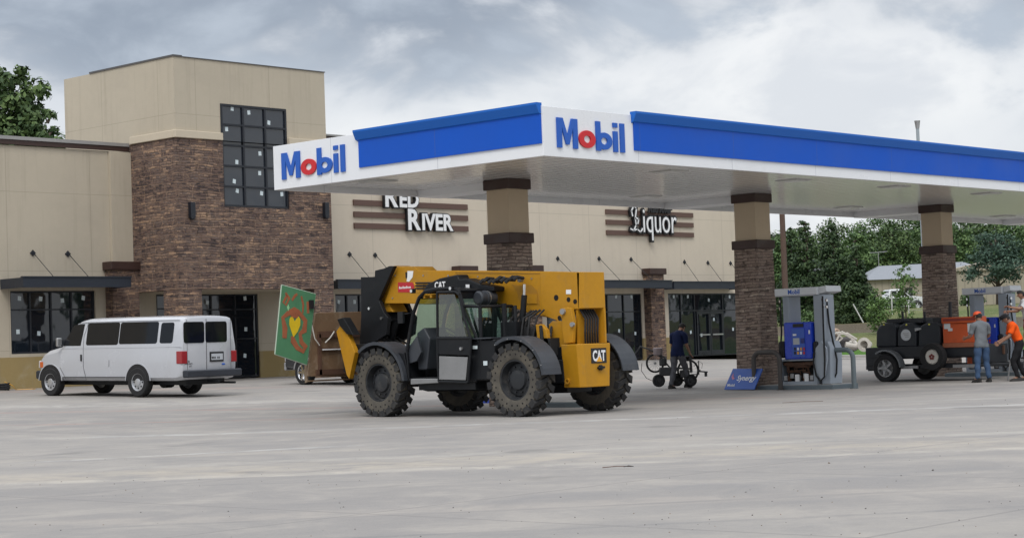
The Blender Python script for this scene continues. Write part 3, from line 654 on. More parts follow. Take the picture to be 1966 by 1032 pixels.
th = thing('telehandler', 'yellow and black telescopic handler with big lugged tyres and its cab door folded open', 'telehandler', (26.7, 25.3, 0))
def big_wheel(cx, cy, side):
    RO, W = .685, .37; cz = .68; A = Vector((side, 0, 0)); c = Vector((cx, cy, cz))
    b = MB()     # wheel assembly hub part
    w_ = MB(); w_.lathe([(.30, -.06), (.30, .03), (.20, .05), (.175, .09), (.10, .10), (.001, .10)], c, A, 24); 
    for k in range(10):
        a = k*math.pi/5; p = c+A*.05+Vector((0, math.cos(a), math.sin(a)))*.24; w_.cyl(p, p+A*.03, .016, n=6)
    wo = w_.build('wheel', rim_d, th)
    t_ = MB(); prof = [(.375, -W/2+.02), (.41, -W/2), (.59, -W/2), (.625, -W/2+.04), (.632, 0), (.625, W/2-.04), (.59, W/2), (.41, W/2), (.375, W/2-.02), (.37, 0)]
    t_.lathe(prof+[prof[0]], c, A, 48, 0)
    NL = 20
    for s_ in (-1, 1):
        for k in range(NL):
            a0 = 2*math.pi*(k+(.5 if s_ > 0 else 0))/NL; da = 2*math.pi/NL
            def Q(r, x, a): return c + A*x + Vector((0, math.cos(a)*r, math.sin(a)*r))
            xi, xo = s_*.0, s_*(W/2+.012); w0, w1, sk = .40*da*.55, .40*da*.95, da*.55
            lo = [Q(.60, xi, a0-w0-sk), Q(.60, xi, a0+w0-sk), Q(.56, xo, a0+w1), Q(.56, xo, a0-w1)]
            hi = [Q(RO, xi, a0-w0*.8-sk), Q(RO, xi, a0+w0*.8-sk), Q(RO-.012, xo, a0+w1*.85), Q(RO-.012, xo, a0-w1*.85)]
            t_.hexa(lo+hi, 1)
    for rr, off in ((.47, 0), (.545, .5)):
        for k in range(22):
            a = 2*math.pi*(k+off)/22; p = c+A*(W/2-.01)+Vector((0, math.cos(a)*rr, math.sin(a)*rr)); t_.cyl(p, p+A*.0125, .0175, n=8, mat=2)
    t_.build('tyre', [rubber_d, rubber_k, hole_m], wo, ang=40)
    r_ = MB(); r_.lathe([(.372, W/2-.03), (.345, W/2-.03), (.335, W/2-.06), (.325, .03), (.30, -.02), (.12, -.03)], c, A, 32)
    r_.lathe([(.372, -W/2+.03), (.33, -W/2+.05), (.30, -.07), (.1, -.08)], c, A, 24); r_.build('rim', rim_d, wo)
for cx, cy, s_ in ((25.56, 23.48, -1), (25.56, 27.10, -1), (27.78, 23.48, 1), (27.78, 27.10, 1)): big_wheel(cx, cy, s_)
# chassis and axles
b = MB(); b.box(26.15, 27.2, 22.95, 28.1, .58, 1.02); b.box(26.3, 27.0, 22.9, 23.3, 1.02, 1.25); b.cyl((25.6, 23.48, .68), (27.7, 23.48, .68), .12, n=12); b.cyl((25.6, 27.1, .68), (27.7, 27.1, .68), .12, n=12)
b.cyl((26.67, 23.48, .66), (26.67, 23.78, .68), .2, n=14); b.cyl((26.67, 27.1, .66), (26.67, 26.8, .68), .2, n=14)
b.box(26.3, 27.0, 23.0, 24.1, .40, .58); b.box(26.5, 26.9, 24.1, 26.9, .46, .585)
b.build('chassis', mach_blk, th, bevel=.02)
# main boom
BX0, BX1 = 26.43, 26.97
b = MB(); sd_ = px2(z7((685, 140), (685, 351), (640, 345)) + z7((600, 350), (540, 400), (510, 402), (420, 385), (300, 343), (240, 330)) + [(540, 352), (500, 356), (474.5, 355)] + z6((650, 320), (640, 318), (690, 170), (720, 110), (810, 106), (835, 130), (1120, 130)) + z7((400, 134)), BX0)
b.prism(sd_, 'x', BX0, BX1); bo = b.build('boom', cat_y, th, bevel=.012)
b = MB(); b.prism(px2(z6((640, 318), (612, 300), (640, 235), (680, 110), (700, 102), (722, 110), (690, 170), (655, 300), (690, 368), (640, 368)), BX0+.06), 'x', BX0+.06, BX1-.06); b.build('boom_head', cat_y, bo, bevel=.01)
b = MB(); b.prism(px2(z7((684, 141), (790, 141), (790, 352), (684, 350)), 26.45) if False else [(22.60, 1.94), (22.76, 1.94), (22.76, 2.615), (22.60, 2.605)], 'x', BX0-.03, BX1+.03); b.build('boom_end_cover', cat_y, bo, bevel=.01)
# raised cheek line with recess shade painted as a darker yellow plate, openings and stickers on the left side of the boom
b = MB(); b.slab([Vector((BX0-.001, *p)) for p in px2(z7((292, 208), (330, 215), (405, 212), (440, 245), (455, 330), (440, 320), (385, 318), (345, 325), (325, 250)), BX0)], (-.006, 0, 0)); b.build('boom_recess_shade', mat('shaded_yellow', (.36, .175, .012), .6), bo)
b = MB(); pl = px2(z7((380, 265), (440, 265), (440, 320), (380, 320)), BX0-.008); b.slab([Vector((BX0-.008, *p)) for p in pl], (-.012, 0, 0)); b.build('boom_plate', cat_y, bo)
for hx, hy, hr in ((549, 286, .055), (620, 297, .045), (658, 308, .045), (481, 365, .042), (568, 403, .045)):
    q = onx(*z7((hx, hy))[0], BX0-.032 if hx > 500 else BX0); b = MB(); b.cyl((q.x-.003, q.y, q.z), (q.x+.004, q.y, q.z), hr, n=18); b.build('boom_hole', hole_m, bo)
b = MB(); b.slab([Vector((BX0-.034, *p)) for p in px2(z7((613, 240), (642, 240), (642, 265), (613, 265)), BX0)], (-.002, 0, 0)); b.build('sticker', sign_white, bo)
# cheek plate at the boom pivot
b = MB(); b.prism(px2(z7((455, 135), (682, 141), (680, 350), (650, 352), (560, 420), (470, 385), (462, 300)), BX0-.03), 'x', BX0-.03, BX0-.002); b.build('pivot_cheek', cat_y, bo, bevel=.006)
# decals on the boom nose
def decal(name, pts, X, m, root, th_=.003):
    b = MB(); b.slab([Vector((X, *p)) for p in px2(pts, X)], (-th_, 0, 0)); return b.build(name, m, root)
d_red = mat('decal_red', (.50, .02, .03), .4); d_or = mat('decal_orange', (.75, .36, .02), .4)
r5 = lambda *p: [(400+a/10.32, 300+c/10.32) for a, c in p]
dd = decal('decal', r5((686, 312), (862, 312), (880, 345), (880, 400), (862, 432), (686, 432)), BX0-.004, d_red, bo)
b = MB(); o = onx(*r5((700, 392))[0], BX0-.008); [b.box(o.x-.003, o.x, o.y-.035*k-.022, o.y-.035*k, o.z, o.z+(.05 if k in (0, 3, 6) else .035)) for k in range(10)]; b.build('lettering', sign_white, dd)
decal('decal', r5((872, 312), (990, 322), (990, 430), (872, 432), (905, 378)), BX0-.003, d_or, bo)
decal('decal', r5((800, 175), (872, 175), (862, 250), (820, 305), (790, 300), (800, 240)), BX0-.003, sign_white, bo)
decal('decal', r5((775, 190), (800, 190), (795, 262), (778, 262)), BX0-.004, black_pl, bo)
# tower holding the boom pivot
b = MB(); tw = px2(z7((510, 440), (530, 420), (650, 420), (652, 552), (600, 560), (590, 580), (540, 588), (515, 500)), 26.38); b.prism(tw, 'x', 26.36, 26.42); b.prism(tw, 'x', 26.98, 27.04); b.build('pivot_tower', cat_y, th, bevel=.01)
b = MB(); b.prism(px2(z7((588, 350), (610, 340), (640, 345), (655, 420), (650, 545), (600, 552), (590, 470)), 26.3), 'x', 26.26, 26.355); tl = b.build('pivot_lug', cat_y, th, bevel=.015)
for hx, hy, hr in ((588, 366, .055), (643, 440, .045)):
    q = onx(*z7((hx, hy))[0], 26.24); b = MB(); b.cyl((q.x-.03, q.y, q.z), (q.x+.02, q.y, q.z), hr, n=16); b.build('pin', steel, tl)
# rear opening with hoses under the boom end
b = MB(); b.box(26.42, 26.97, 22.78, 22.83, 1.28, 1.94); b.box(26.93, 26.975, 22.58, 22.78, 1.30, 1.94); b.build('tower_rear_plate', cat_y, th)
b = MB()
for k in range(6):
    x = 26.47+.07*k; b.tube([(x, 22.76, 1.92), (x+.02, 22.66, 1.75), (x-.03, 22.64, 1.5), (x+.04, 22.70, 1.30)], .022, 6)
b.build('hydraulic_hose', rubber, th)
# counterweight
cw = MB(); xs_ = [(26.14, 22.98), (26.08, 22.56), (26.16, 22.46), (26.93, 22.46), (26.98, 22.6), (26.98, 22.98)]
lo = [Vector((26.5+(x-26.5)*.86, y+.0, .50)) for x, y in xs_]; hi = [Vector((x, y, 1.29)) for x, y in xs_]
cw.loft([lo, hi], 0, None, False); cwo = cw.build('counterweight', cat_y, th, bevel=.015)
bx0, bx1 = 26.37, 26.80
b = MB(); b.box(bx0, bx1, 22.452, 22.459, .93, 1.205); bdg = b.build('badge', black_pl, cwo)
b = MB(); b.text('CAT', (bx0+.035, 22.450, .975), (1, 0, 0), (0, 0, 1), .265, .003, 0, .035, 0, .68); b.build('lettering', sign_white, bdg)
b = MB(); b.slab([(26.50, 22.445, .955), (26.67, 22.445, .955), (26.585, 22.445, 1.055)], (0, -.003, 0)); b.build('triangle', d_or, bdg)
b = MB(); b.lathe([(.05, 0), (.05, .04), (.03, .05), (.001, .05)], (26.60, 22.455, .845), (0, -1, 0), 14); b.cyl((26.52, 22.43, .84), (26.70, 22.43, .85), .022, n=8); b.build('tow_pin', mach_blk, cwo)
b = MB(); b.lathe([(.03, 0), (.055, 0), (.055, .04), (.03, .04), (.03, 0)], (26.17, 22.86, .62), (-1, 0, 0), 14); b.build('lifting_eye', cat_y, cwo)
# fenders
b = MB(); arc_shell(b, 27.10, .68, .765, .03, 25.33, 25.80, 2, 128); arc_shell(b, 27.10, .68, .735, .062, 25.32, 25.35, 2, 128); b.build('fender', fender_m, th)
b = MB(); arc_shell(b, 23.48, .68, .765, .03, 25.33, 25.80, 6, 120); arc_shell(b, 23.48, .68, .735, .062, 25.32, 25.35, 6, 120); b.box(25.32, 25.81, 22.70, 22.74, .60, .80) if False else None; b.build('fender', fender_m, th)
for cy, a, c in ((23.48, 6, 120), (27.10, 2, 128)):
    b = MB(); arc_shell(b, cy, .68, .765, .03, 27.55, 28.02, a, c); arc_shell(b, cy, .68, .735, .062, 28.0, 28.03, a, c); b.build('fender', fender_m, th)
b = MB(); b.prism(px2(z6((690, 600), (770, 600), (800, 755), (770, 765), (735, 700)), 25.5), 'x', 25.42, 25.9); b.build('fender_skirt', mach_blk, th, bevel=.02)
# cab
CXL, CXR = 25.40, 26.34
def cpt(*p): return px2(z6(*p), CXL)
prof = cpt((765, 590), (800, 380), (835, 285), (870, 250), (930, 236), (1030, 232), (1062, 245), (1100, 370), (1180, 540))
cab = MB()
for X in (CXL+.03, CXR-.03):
    cab.tube([(X, *p) for p in prof], .035, 8)
    cab.tube([(X, *prof[0]), (X, prof[0][0]-.05, .72), (X, 24.45, .68)], .03, 8)
for p in (prof[0], prof[2], prof[4], prof[6], prof[8]): cab.tube([(CXL+.03, *p), (CXR-.03, *p)], .03, 8)
pz = lambda a: onx(*z6(a)[0], CXL)
cab.tube([(CXL+.03, 24.32, 2.05), (CXL+.03, 24.32, .75)], .035, 8); cab.tube([(CXR-.03, 24.32, 2.05), (CXR-.03, 24.32, .75)], .03, 8)
cab.tube([(CXL+.03, 24.32, 2.05), (CXL+.03, 24.78, 2.08)], .03, 8); cab.tube([(CXR-.03, 24.32, 2.05), (CXR-.03, 24.9, 2.08)], .03, 8); cab.tube([(CXR-.03, 24.32, 2.05), (CXL+.03, 24.32, 2.05)], .03, 8)
cabo = cab.build('cab', mach_blk, th)
b = MB(); yr0, yr1 = prof[6][0], prof[3][0]
b.loft([[(CXL+.01, yr0, 2.37), (CXR-.01, yr0, 2.37), (CXR-.01, yr0, 2.40), (CXL+.01, yr0, 2.40)], [(CXL+.01, (yr0+yr1)/2, 2.42), (CXR-.01, (yr0+yr1)/2, 2.42), (CXR-.01, (yr0+yr1)/2, 2.455), (CXL+.01, (yr0+yr1)/2, 2.455)], [(CXL+.01, yr1, 2.35), (CXR-.01, yr1, 2.35), (CXR-.01, yr1, 2.38), (CXL+.01, yr1, 2.38)]], 0, None, False)
b.box(CXL+.02, CXR-.02, 24.86, yr0, 2.22, 2.37); b.build('roof', mach_blk, cabo, bevel=.01)
b = MB(); f3 = prof[0:4]
b.add([(CXL+.06, *f3[0]), (CXR-.06, *f3[0]), (CXR-.06, *f3[2]), (CXL+.06, *f3[2])], [(0, 1, 2, 3)])
b.build('windscreen', cab_glass, cabo)
b = MB(); b.add([(CXR-.03, prof[0][0], 1.3), (CXR-.03, 24.35, 1.3), (CXR-.03, 24.35, 2.03), (CXR-.03, 24.9, 2.2), (CXR-.03, prof[3][0], 2.3), (CXR-.03, prof[2][0], 2.2)], [(0, 1, 2, 3, 4, 5)]); b.build('side_glass', cab_glass, cabo)
b = MB(); b.add([(CXL+.06, 24.30, 1.45), (CXR-.06, 24.30, 1.45), (CXR-.06, 24.30, 2.03), (CXL+.06, 24.30, 2.03)], [(0, 1, 2, 3)]); b.build('rear_glass', cab_glass, cabo)
b = MB(); b.add([(CXL+.015, 24.36, 1.45), (CXL+.015, 24.62, 1.45), (CXL+.015, 24.78, 2.03), (CXL+.015, 24.36, 2.03)], [(0, 1, 2, 3)]); b.build('quarter_glass', cab_glass, cabo)
b = MB(); b.box(CXR-.06, CXR-.03, 24.35, 26.3, .75, 1.3); b.box(CXL+.05, CXR-.05, 24.32, 26.25, .70, .76); b.box(CXL+.05, CXR-.05, 24.26, 24.34, .75, 1.45); b.box(CXL+.02, CXL+.06, 24.3, 24.62, .72, 1.45); b.build('cab_lower_panel', mach_blk, cabo)
st = MB(); st.box(25.66, 26.1, 24.75, 25.2, 1.12, 1.26); st.box(25.68, 26.08, 24.62, 24.76, 1.22, 1.86); st.box(25.75, 26.0, 24.78, 25.15, .76, 1.12); st.build('seat', black_pl, cabo, bevel=.05)
b = MB(); b.prism([(26.22, .9), (26.22, 1.62), (26.02, 1.72), (25.86, 1.5), (25.98, .9)], 'x', 25.62, 26.2); b.build('dashboard', fender_m, cabo, bevel=.03)
b = MB(); c_ = Vector((25.88, 25.62, 1.58)); ax_ = Vector((0, -.62, .78)).normalized()
rg = b.ring(c_, ax_, .19, 20); b.tube(rg+[rg[0]], .016, 6); b.tube([c_, c_-ax_*.3], .025, 6)
for k in (0, 7, 13): b.tube([c_, rg[k]], .012, 5)
b.build('steering_wheel', black_pl, cabo)
b = MB(); pr = px2(z6((775, 590), (835, 505), (860, 600), (835, 650), (790, 665), (772, 640)), 25.5); b.prism(pr, 'x', 25.46, 25.52); b.build('foot_panel', fender_m, cabo, bevel=.01)
for k in range(3):   # bars of the roof guard
    b = MB(); y = 25.78-.18*k; b.box(CXL+.05, CXR-.05, y, y+.05, 2.27, 2.33); b.build('roof_bar', cat_y, cabo)
# door, swung right back against the rear of the cab
DX = 25.30
dp = px2(z6((945, 255), (1050, 252), (1072, 270), (1100, 400), (1138, 520), (1135, 620), (1122, 772), (955, 768), (948, 610)), DX)
door = MB()
for i in range(len(dp)): door.tube([(DX, *dp[i]), (DX, *dp[(i+1) % len(dp)])], .026, 8)
mid = px2(z6((946, 518), (1136, 518)), DX); door.tube([(DX, *mid[0]), (DX, *mid[1])], .03, 8)
do = door.build('door', mach_blk, cabo)
b = MB(); b.prism(px2(z6((946, 520), (1136, 522), (1136, 618), (948, 612)), DX), 'x', DX-.01, DX+.03); b.build('door_panel', mach_blk, do, bevel=.01)
b = MB(); b.prism(px2(z6((960, 622), (1124, 628), (1112, 760), (960, 756)), DX), 'x', DX-.022, DX-.0); b.build('kick_panel', grey_panel, do, bevel=.008)
b = MB(); g_ = px2(z6((955, 268), (1045, 266), (1085, 400), (1115, 515), (955, 515)), DX); b.add([(DX, *p) for p in g_], [tuple(range(5))]); b.build('door_glass', clear_glass('door_glass', (.22, .20, .08)), do)
b = MB(); q = pz((1110, 578)); b.cyl((DX-.05, q.y, q.z), (DX-.01, q.y, q.z), .03, n=10); b.build('handle', steel, do)
# step, side tank
b = MB(); p_ = px2(z6((800, 752), (965, 752), (965, 775), (800, 785)), 25.34); b.prism(p_, 'x', 25.3, 25.55); sto = b.build('step', grey_panel, th, bevel=.012)
b = MB(); b.box(25.42, 25.7, 24.5, 26.0, .52, .66); b.build('step_box', mach_blk, sto)
b = MB(); b.box(25.40, 26.3, 23.96, 24.68, .68, 1.44); b.build('side_tank', mach_blk, th, bevel=.04)
b = MB(); b.box(25.36, 26.3, 24.0, 24.75, 1.45, 1.475); b.build('tank_top', fender_m, th)
# engine cover with lettering, air cleaner, cylinders and pipework between cab and boom
ec = px2(z6((905, 250), (935, 205), (1000, 175), (1106, 152), (1110, 170)) + z7((40, 180), (75, 175), (150, 205), (235, 222), (235, 250), (40, 262)), 26.3)
b = MB(); b.prism(ec, 'x', 26.08, 26.40); eo = b.build('engine_cover', mach_blk, th, bevel=.03)
q = onx(509.5, 337.5, 26.07); b = MB(); b.text('CAT', q, (0, -1, 0), (0, 0, 1), .175, .004, 0, .03, 0, .85); b.build('lettering', sign_white, eo)
b = MB()
for k in range(9):
    y = 24.9-.11*k; z = 2.52+.03*math.sin(k*1.9); b.tube([(26.05, y, z), (26.1, y-.05, z+.05), (26.3, y-.02, z+.03+.02*math.cos(k))], .035, 6)
b.build('hood_hose', rubber, eo)
b = MB(); b.slab([Vector((26.05, *p)) for p in px2(z7((28, 210), (50, 210), (50, 255), (30, 255)), 26.05)], (-.002, 0, 0)); b.build('sticker', sign_white, eo)
q = onx(566, 348.5, 25.95)
b = MB(); b.lathe([(.001, 0), (.10, .0), (.132, .02), (.132, .17), (.142, .175), (.142, .2), (.132, .205), (.132, .42), (.001, .42)], (25.80, q.y, q.z), (1, 0, 0), 22); ao = b.build('air_cleaner', fender_m, th)
b = MB(); b.lathe([(.136, 0), (.137, 0), (.137, .03), (.136, .03)], (26.02, q.y, q.z), (1, 0, 0), 22); b.build('clamp', steel, ao)
b = MB(); b.tube([(26.2, q.y, q.z-.1), (26.2, q.y-.05, 1.9), (26.1, q.y-.1, 1.4)], .055, 8); b.tube([(25.98, 24.22, 2.1), (25.98, 24.22, 1.2)], .05, 8); b.tube([(26.1, 24.05, 2.05), (26.0, 23.95, 1.3)], .035, 8); b.box(25.95, 26.3, 23.9, 24.3, 1.3, 1.75); b.build('exhaust_pipe', mach_blk, th)
q0 = onx(614.5, 345, 26.2); q1 = onx(609.5, 395, 26.2)
b = MB(); b.cyl((26.2, q1.y, q1.z-.15), (26.2, q0.y, q0.z), .062, .055, 14); lc_ = b.build('lift_cylinder', mach_blk, th)
b = MB(); b.cyl((26.2, q0.y, q0.z), (26.2, q0.y-.02, q0.z+.2), .034, n=12); b.build('piston_rod', chrome, lc_)
b = MB(); b.lathe([(.001, -.04), (.05, -.04), (.05, .04), (.001, .04)], (26.3, onx(610, 327, 26.3).y, onx(610, 327, 26.3).z), (-1, 0, 0), 14); b.build('grease_cap', steel, bo)
b = MB()
for k in range(7):
    y = 24.1-.13*k; x = 26.05+.05*math.sin(k*2.3); b.tube([(x, y, 1.15), (x+.1, y-.04, 1.5+.05*math.cos(k*1.7)), (x+.25, y+.06, 1.62), (x+.3, y+.1, 1.4)], .026, 6)
b.box(26.1, 26.4, 23.2, 24.0, 1.1, 1.42); b.cyl((26.1, 23.75, 1.52), (26.4, 23.75, 1.52), .13, n=14); b.build('hydraulic_hose', rubber, th)
b = MB(); b.prism(px2(z7((440, 440), (470, 438), (500, 470), (520, 560), (480, 575), (450, 520)), 26.15), 'x', 26.1, 26.2); b.build('yellow_bracket', cat_y, th, bevel=.01)
b = MB(); b.cyl((26.0, 23.3, 1.15), (26.1, 23.42, 1.65), .035, n=8); b.build('small_cylinder', mach_blk, th)
# more plumbing, bolts, lamps and mirrors
rq = random.Random(5)
for k in range(7):
    y0 = 24.25-.10*k; x = 25.98+.03*(k % 4); z0 = 1.12+.05*rq.random()
    b = MB(); b.tube([(x, y0, z0), (x+.03*rq.uniform(-1, 1), y0-.05, z0+.3), (x+.12, y0-.12*rq.random(), 1.72+.1*rq.random()), (x+.3, y0-.2+.1*rq.random(), 1.95)], .018+.008*rq.random(), 6); b.build('hydraulic_hose', rubber, th)
for k in range(3):
    b = MB(); z = 2.50-.055*k; b.tube([(BX0-.03, 27.0, z+.12), (BX0-.035, 26.2, z+.09), (BX0-.035, 25.8, z+.06)], .016, 6); b.build('boom_hose', rubber, bo)
for k in range(4):
    b = MB(); x = 26.45+.16*k; b.tube([(x, 28.02, 2.2), (x+.02, 28.30, 1.95), (x-.02, 28.2, 1.6), (x, 27.8, 1.4)], .022, 6); b.build('coupler_hose', rubber, th)
for (y, z) in ((23.1, 2.45), (23.1, 2.15), (23.9, 2.55), (24.6, 2.62), (25.3, 2.66), (26.1, 2.72), (26.8, 2.76), (27.6, 2.80), (27.7, 2.35)):
    b = MB(); b.cyl((BX0-.012, y, z), (BX0-.001, y, z), .018, n=6); b.build('bolt', steel, bo)
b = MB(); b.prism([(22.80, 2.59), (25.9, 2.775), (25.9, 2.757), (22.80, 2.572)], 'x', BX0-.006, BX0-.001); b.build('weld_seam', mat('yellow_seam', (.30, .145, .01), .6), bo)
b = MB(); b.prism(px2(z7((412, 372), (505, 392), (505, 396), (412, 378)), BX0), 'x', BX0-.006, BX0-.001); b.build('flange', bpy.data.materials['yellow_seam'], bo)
for y in (26.05, 25.0):
    b = MB(); b.cbox((CXL+.0, y, 2.42), (.10, .07, .09)); wl = b.build('work_lamp', mach_blk, cabo, bevel=.015)
    b = MB(); b.cyl((CXL-.052, y, 2.42), (CXL-.058, y, 2.42), .032, n=12); b.build('lamp_glass', chrome, wl)
b = MB(); b.tube([(CXL, 26.1, 2.0), (CXL-.16, 26.2, 1.98)], .012, 6); b.cbox((CXL-.18, 26.22, 1.92), (.05, .14, .22)); b.build('mirror', mach_blk, cabo)
b = MB(); b.tube([(CXL-.03, 24.75, 1.0), (CXL-.06, 24.72, 1.2), (CXL-.06, 24.70, 1.7), (CXL-.02, 24.72, 1.9)], .014, 6); b.build('grab_rail', mach_blk, cabo)
for k in range(5):
    b = MB(); a_ = R(20+25*k); b.cyl((25.318, 23.48-.78*math.cos(a_), .68+.75*math.sin(a_)), (25.312, 23.48-.78*math.cos(a_), .68+.75*math.sin(a_)), .012, n=6); b.build('fender_bolt', steel, th)
b = MB(); b.box(26.14, 26.165, 22.55, 22.92, 1.16, 1.20); b.build('counterweight_slot', hole_m, cwo)
for (y, z, w_, h_) in ((24.45, 1.30, .12, .06), (24.2, 1.0, .10, .08)):
    b = MB(); b.box(25.394, 25.399, y-w_/2, y+w_/2, z-h_/2, z+h_/2); b.build('sticker', sticker, th)
# nose, quick coupler, bucket, stabiliser
b = MB(); b.prism(px2(z6((508, 168), (588, 166), (590, 130), (640, 118), (672, 104), (700, 104), (612, 300), (640, 368), (665, 400), (655, 500), (560, 560), (500, 560), (510, 400)), 26.3), 'x', 26.28, 26.38)
b.prism(px2(z6((508, 168), (588, 166), (590, 130), (672, 104), (612, 300), (640, 368), (665, 400), (655, 500), (560, 560), (500, 560), (510, 400)), 26.3), 'x', 27.02, 27.12)
b.prism(px2(z6((516, 180), (580, 178), (600, 300), (640, 420), (560, 540), (516, 540)), 26.38), 'x', 26.38, 27.02)
qc = b.build('quick_coupler', mach_blk, th, bevel=.012)
for a_ in ((550, 348), (620, 405)):
    q = onx(*z6(a_)[0], 26.26); b = MB(); b.cyl((q.x, q.y, q.z), (q.x+.03, q.y, q.z), .03, n=10); b.build('pin', chrome, qc)
b = MB(); b.cyl((26.7, 27.9, 1.9), (26.7, 28.3, 1.0), .07, n=12); b.box(26.2, 27.2, 27.9, 28.2, .55, 1.3); b.build('tilt_cylinder', mach_blk, th)
b = MB(); p_ = px2(z6((380, 480), (402, 448), (440, 480), (488, 600), (468, 690), (455, 752), (440, 730)), 25.8); b.prism(p_, 'x', 25.72, 25.84); b.build('stabiliser_leg', cat_y, th, bevel=.01)
b = MB(); p_ = px2(z6((385, 410), (420, 400), (450, 450), (478, 500), (440, 495), (402, 450)), 25.76); b.prism(p_, 'x', 25.68, 25.88); b.box(25.85, 26.3, 27.9, 28.6, .9, 1.45); b.build('stabiliser_bracket', mach_blk, th, bevel=.01)
# bucket: back plate, floor, sides
YB = 29.1
def yp_(a, Y): p = ony(*z6(a)[0], Y); return (p.x, p.z)
bk = MB(); bp = [yp_(a, YB) for a in ((245, 376), (256, 372), (510, 366), (700, 372), (760, 390), (760, 560), (700, 745), (470, 742), (200, 738), (215, 600))]
bk.slab([(x, YB, z) for x, z in bp], (0, .05, 0)); bko = bk.build('bucket', brown_plate, th, bevel=.01)
xl, xr = bp[8][0], bp[6][0]; zb_ = min(p[1] for p in bp)
b = MB(); b.prism([(YB+.05, zb_), (YB+.12, zb_-.02), (YB+.12, zb_+.25), (YB+.1, 1.9), (YB+.05, 2.05)], 'x', xl+.02, xl+.05); b.prism([(YB+.05, zb_), (YB+.12, zb_-.02), (YB+.12, zb_+.25), (YB+.1, 1.9), (YB+.05, 2.05)], 'x', xr-.05, xr-.02); b.box(xl+.05, xr-.05, YB+.05, YB+.14, zb_, zb_+.03); b.build('bucket_shell', brown_plate, bko)
b = MB()
for (a, c, e, g) in ((258, 495, 280, 735), (262, 480, 512, 510), (280, 575, 400, 590), (440, 700, 470, 740), (250, 700, 470, 722)):
    p0_, p1_ = yp_((a, c), YB-.03), yp_((e, g), YB-.03); b.box(min(p0_[0], p1_[0]), max(p0_[0], p1_[0]), YB-.05, YB-.001, min(p0_[1], p1_[1]), max(p0_[1], p1_[1]))
b.build('bucket_rib', rust_m, bko)
b = MB(); b.box(yp_((285, 578), YB-.06)[0], yp_((395, 590), YB-.06)[0], YB-.065, YB-.052, yp_((285, 588), YB)[1], yp_((285, 581), YB)[1]); b.build('bucket_bar', sign_white, bko)
b = MB(); b.tube([(yp_(a, YB-.08)[0], YB-.08, yp_(a, YB-.08)[1]) for a in ((225, 350), (222, 440), (240, 520), (268, 560))], .012, 6); b.tube([(yp_(a, YB-.08)[0], YB-.08, yp_(a, YB-.08)[1]) for a in ((300, 545), (330, 515), (352, 480))], .014, 6); b.build('strap', mat('strap_pale', (.6, .57, .52), .7), bko)

# painted board leaning on the end of the bucket
YG = 29.0
gc = [ony(*z6(a)[0], YG) for a in ((52, 214), (246, 266), (196, 671), (14, 610))]
pb_ = thing('painted_board', 'tilted green board painted with a yellow heart inside orange scribbles, carried on the bucket', 'board', (gc[3].x, YG, gc[3].z))
green_m = mat('board_green', (.075, .225, .11), .7, var=.14, vscale=3)
b = MB(); b.slab([(p.x, YG, p.z) for p in gc], (0, .03, 0)); b.build('board', green_m, pb_)
b = MB()
for i in range(4):
    p, q = gc[i], gc[(i+1) % 4]; b.tube([(p.x, YG+.015, p.z), (q.x, YG+.015, q.z)], .014, 5)
b.build('edge', mat('board_edge', (.42, .5, .4), .8), pb_)
z8_ = lambda a: (320+a[0]/7.94, 330+a[1]/7.94)
orange_p = mat('paint_orange', (.34, .105, .045), .8, var=.2, vscale=6); yellow_p = mat('paint_yellow', (.72, .50, .01), .8, var=.12, vscale=8)
def stroke(pts, w, m, d=.004, nm='paint_stroke'):
    P = [ony(*z8_(a), YG) for a in pts]; b = MB(); ls, rs = [], []
    for i, p in enumerate(P):
        d_ = (P[min(i+1, len(P)-1)]-P[max(i-1, 0)]).normalized(); n_ = Vector((-d_.z, 0, d_.x)); w_ = w*(1+.25*math.sin(i*2.1))/2
        ls.append(p+n_*w_); rs.append(p-n_*w_)
    for i in range(len(P)-1): b.slab([ls[i], rs[i], rs[i+1], ls[i+1]], (0, -d, 0))
    return b.build(nm, m, pb_)
stroke([(115, 100), (150, 150), (120, 215), (95, 190), (130, 120)], .05, orange_p); stroke([(175, 170), (205, 125), (225, 110)], .05, orange_p)
stroke([(262, 130), (280, 210), (275, 290)], .04, orange_p, .005); stroke([(320, 180), (325, 290)], .05, orange_p, .006)
stroke([(105, 520), (110, 430), (90, 330), (140, 290), (200, 260), (235, 275), (300, 360), (290, 450), (250, 480), (262, 560), (300, 600), (280, 645), (225, 610), (185, 545), (180, 500)], .105, orange_p, .007)
stroke([(165, 300), (235, 300)], .13, orange_p, .008)
b = MB(); hp = [ony(*z8_(a), YG) for a in ((150, 345), (160, 325), (180, 325), (198, 365), (215, 340), (235, 320), (250, 345), (250, 400), (225, 460), (195, 500), (185, 510), (165, 450), (148, 395))]; b.slab([(p.x, YG-.009, p.z) for p in hp], (0, -.003, 0)); b.build('painted_heart', yellow_p, pb_)
b = MB(); hp = [ony(*z8_(a), YG) for a in ((125, 235), (138, 205), (150, 240), (138, 270))]; b.slab([(p.x, YG-.009, p.z) for p in hp], (0, -.003, 0)); b.build('paint_stroke', mat('paint_pale_green', (.3, .6, .3), .8), pb_)
b = MB(); p = ony(*z8_((355, 208)), YG-.02); b.box(p.x-.05, p.x+.05, YG-.05, YG-.005, p.z-.09, p.z+.09); b.build('clip', black_pl, pb_)

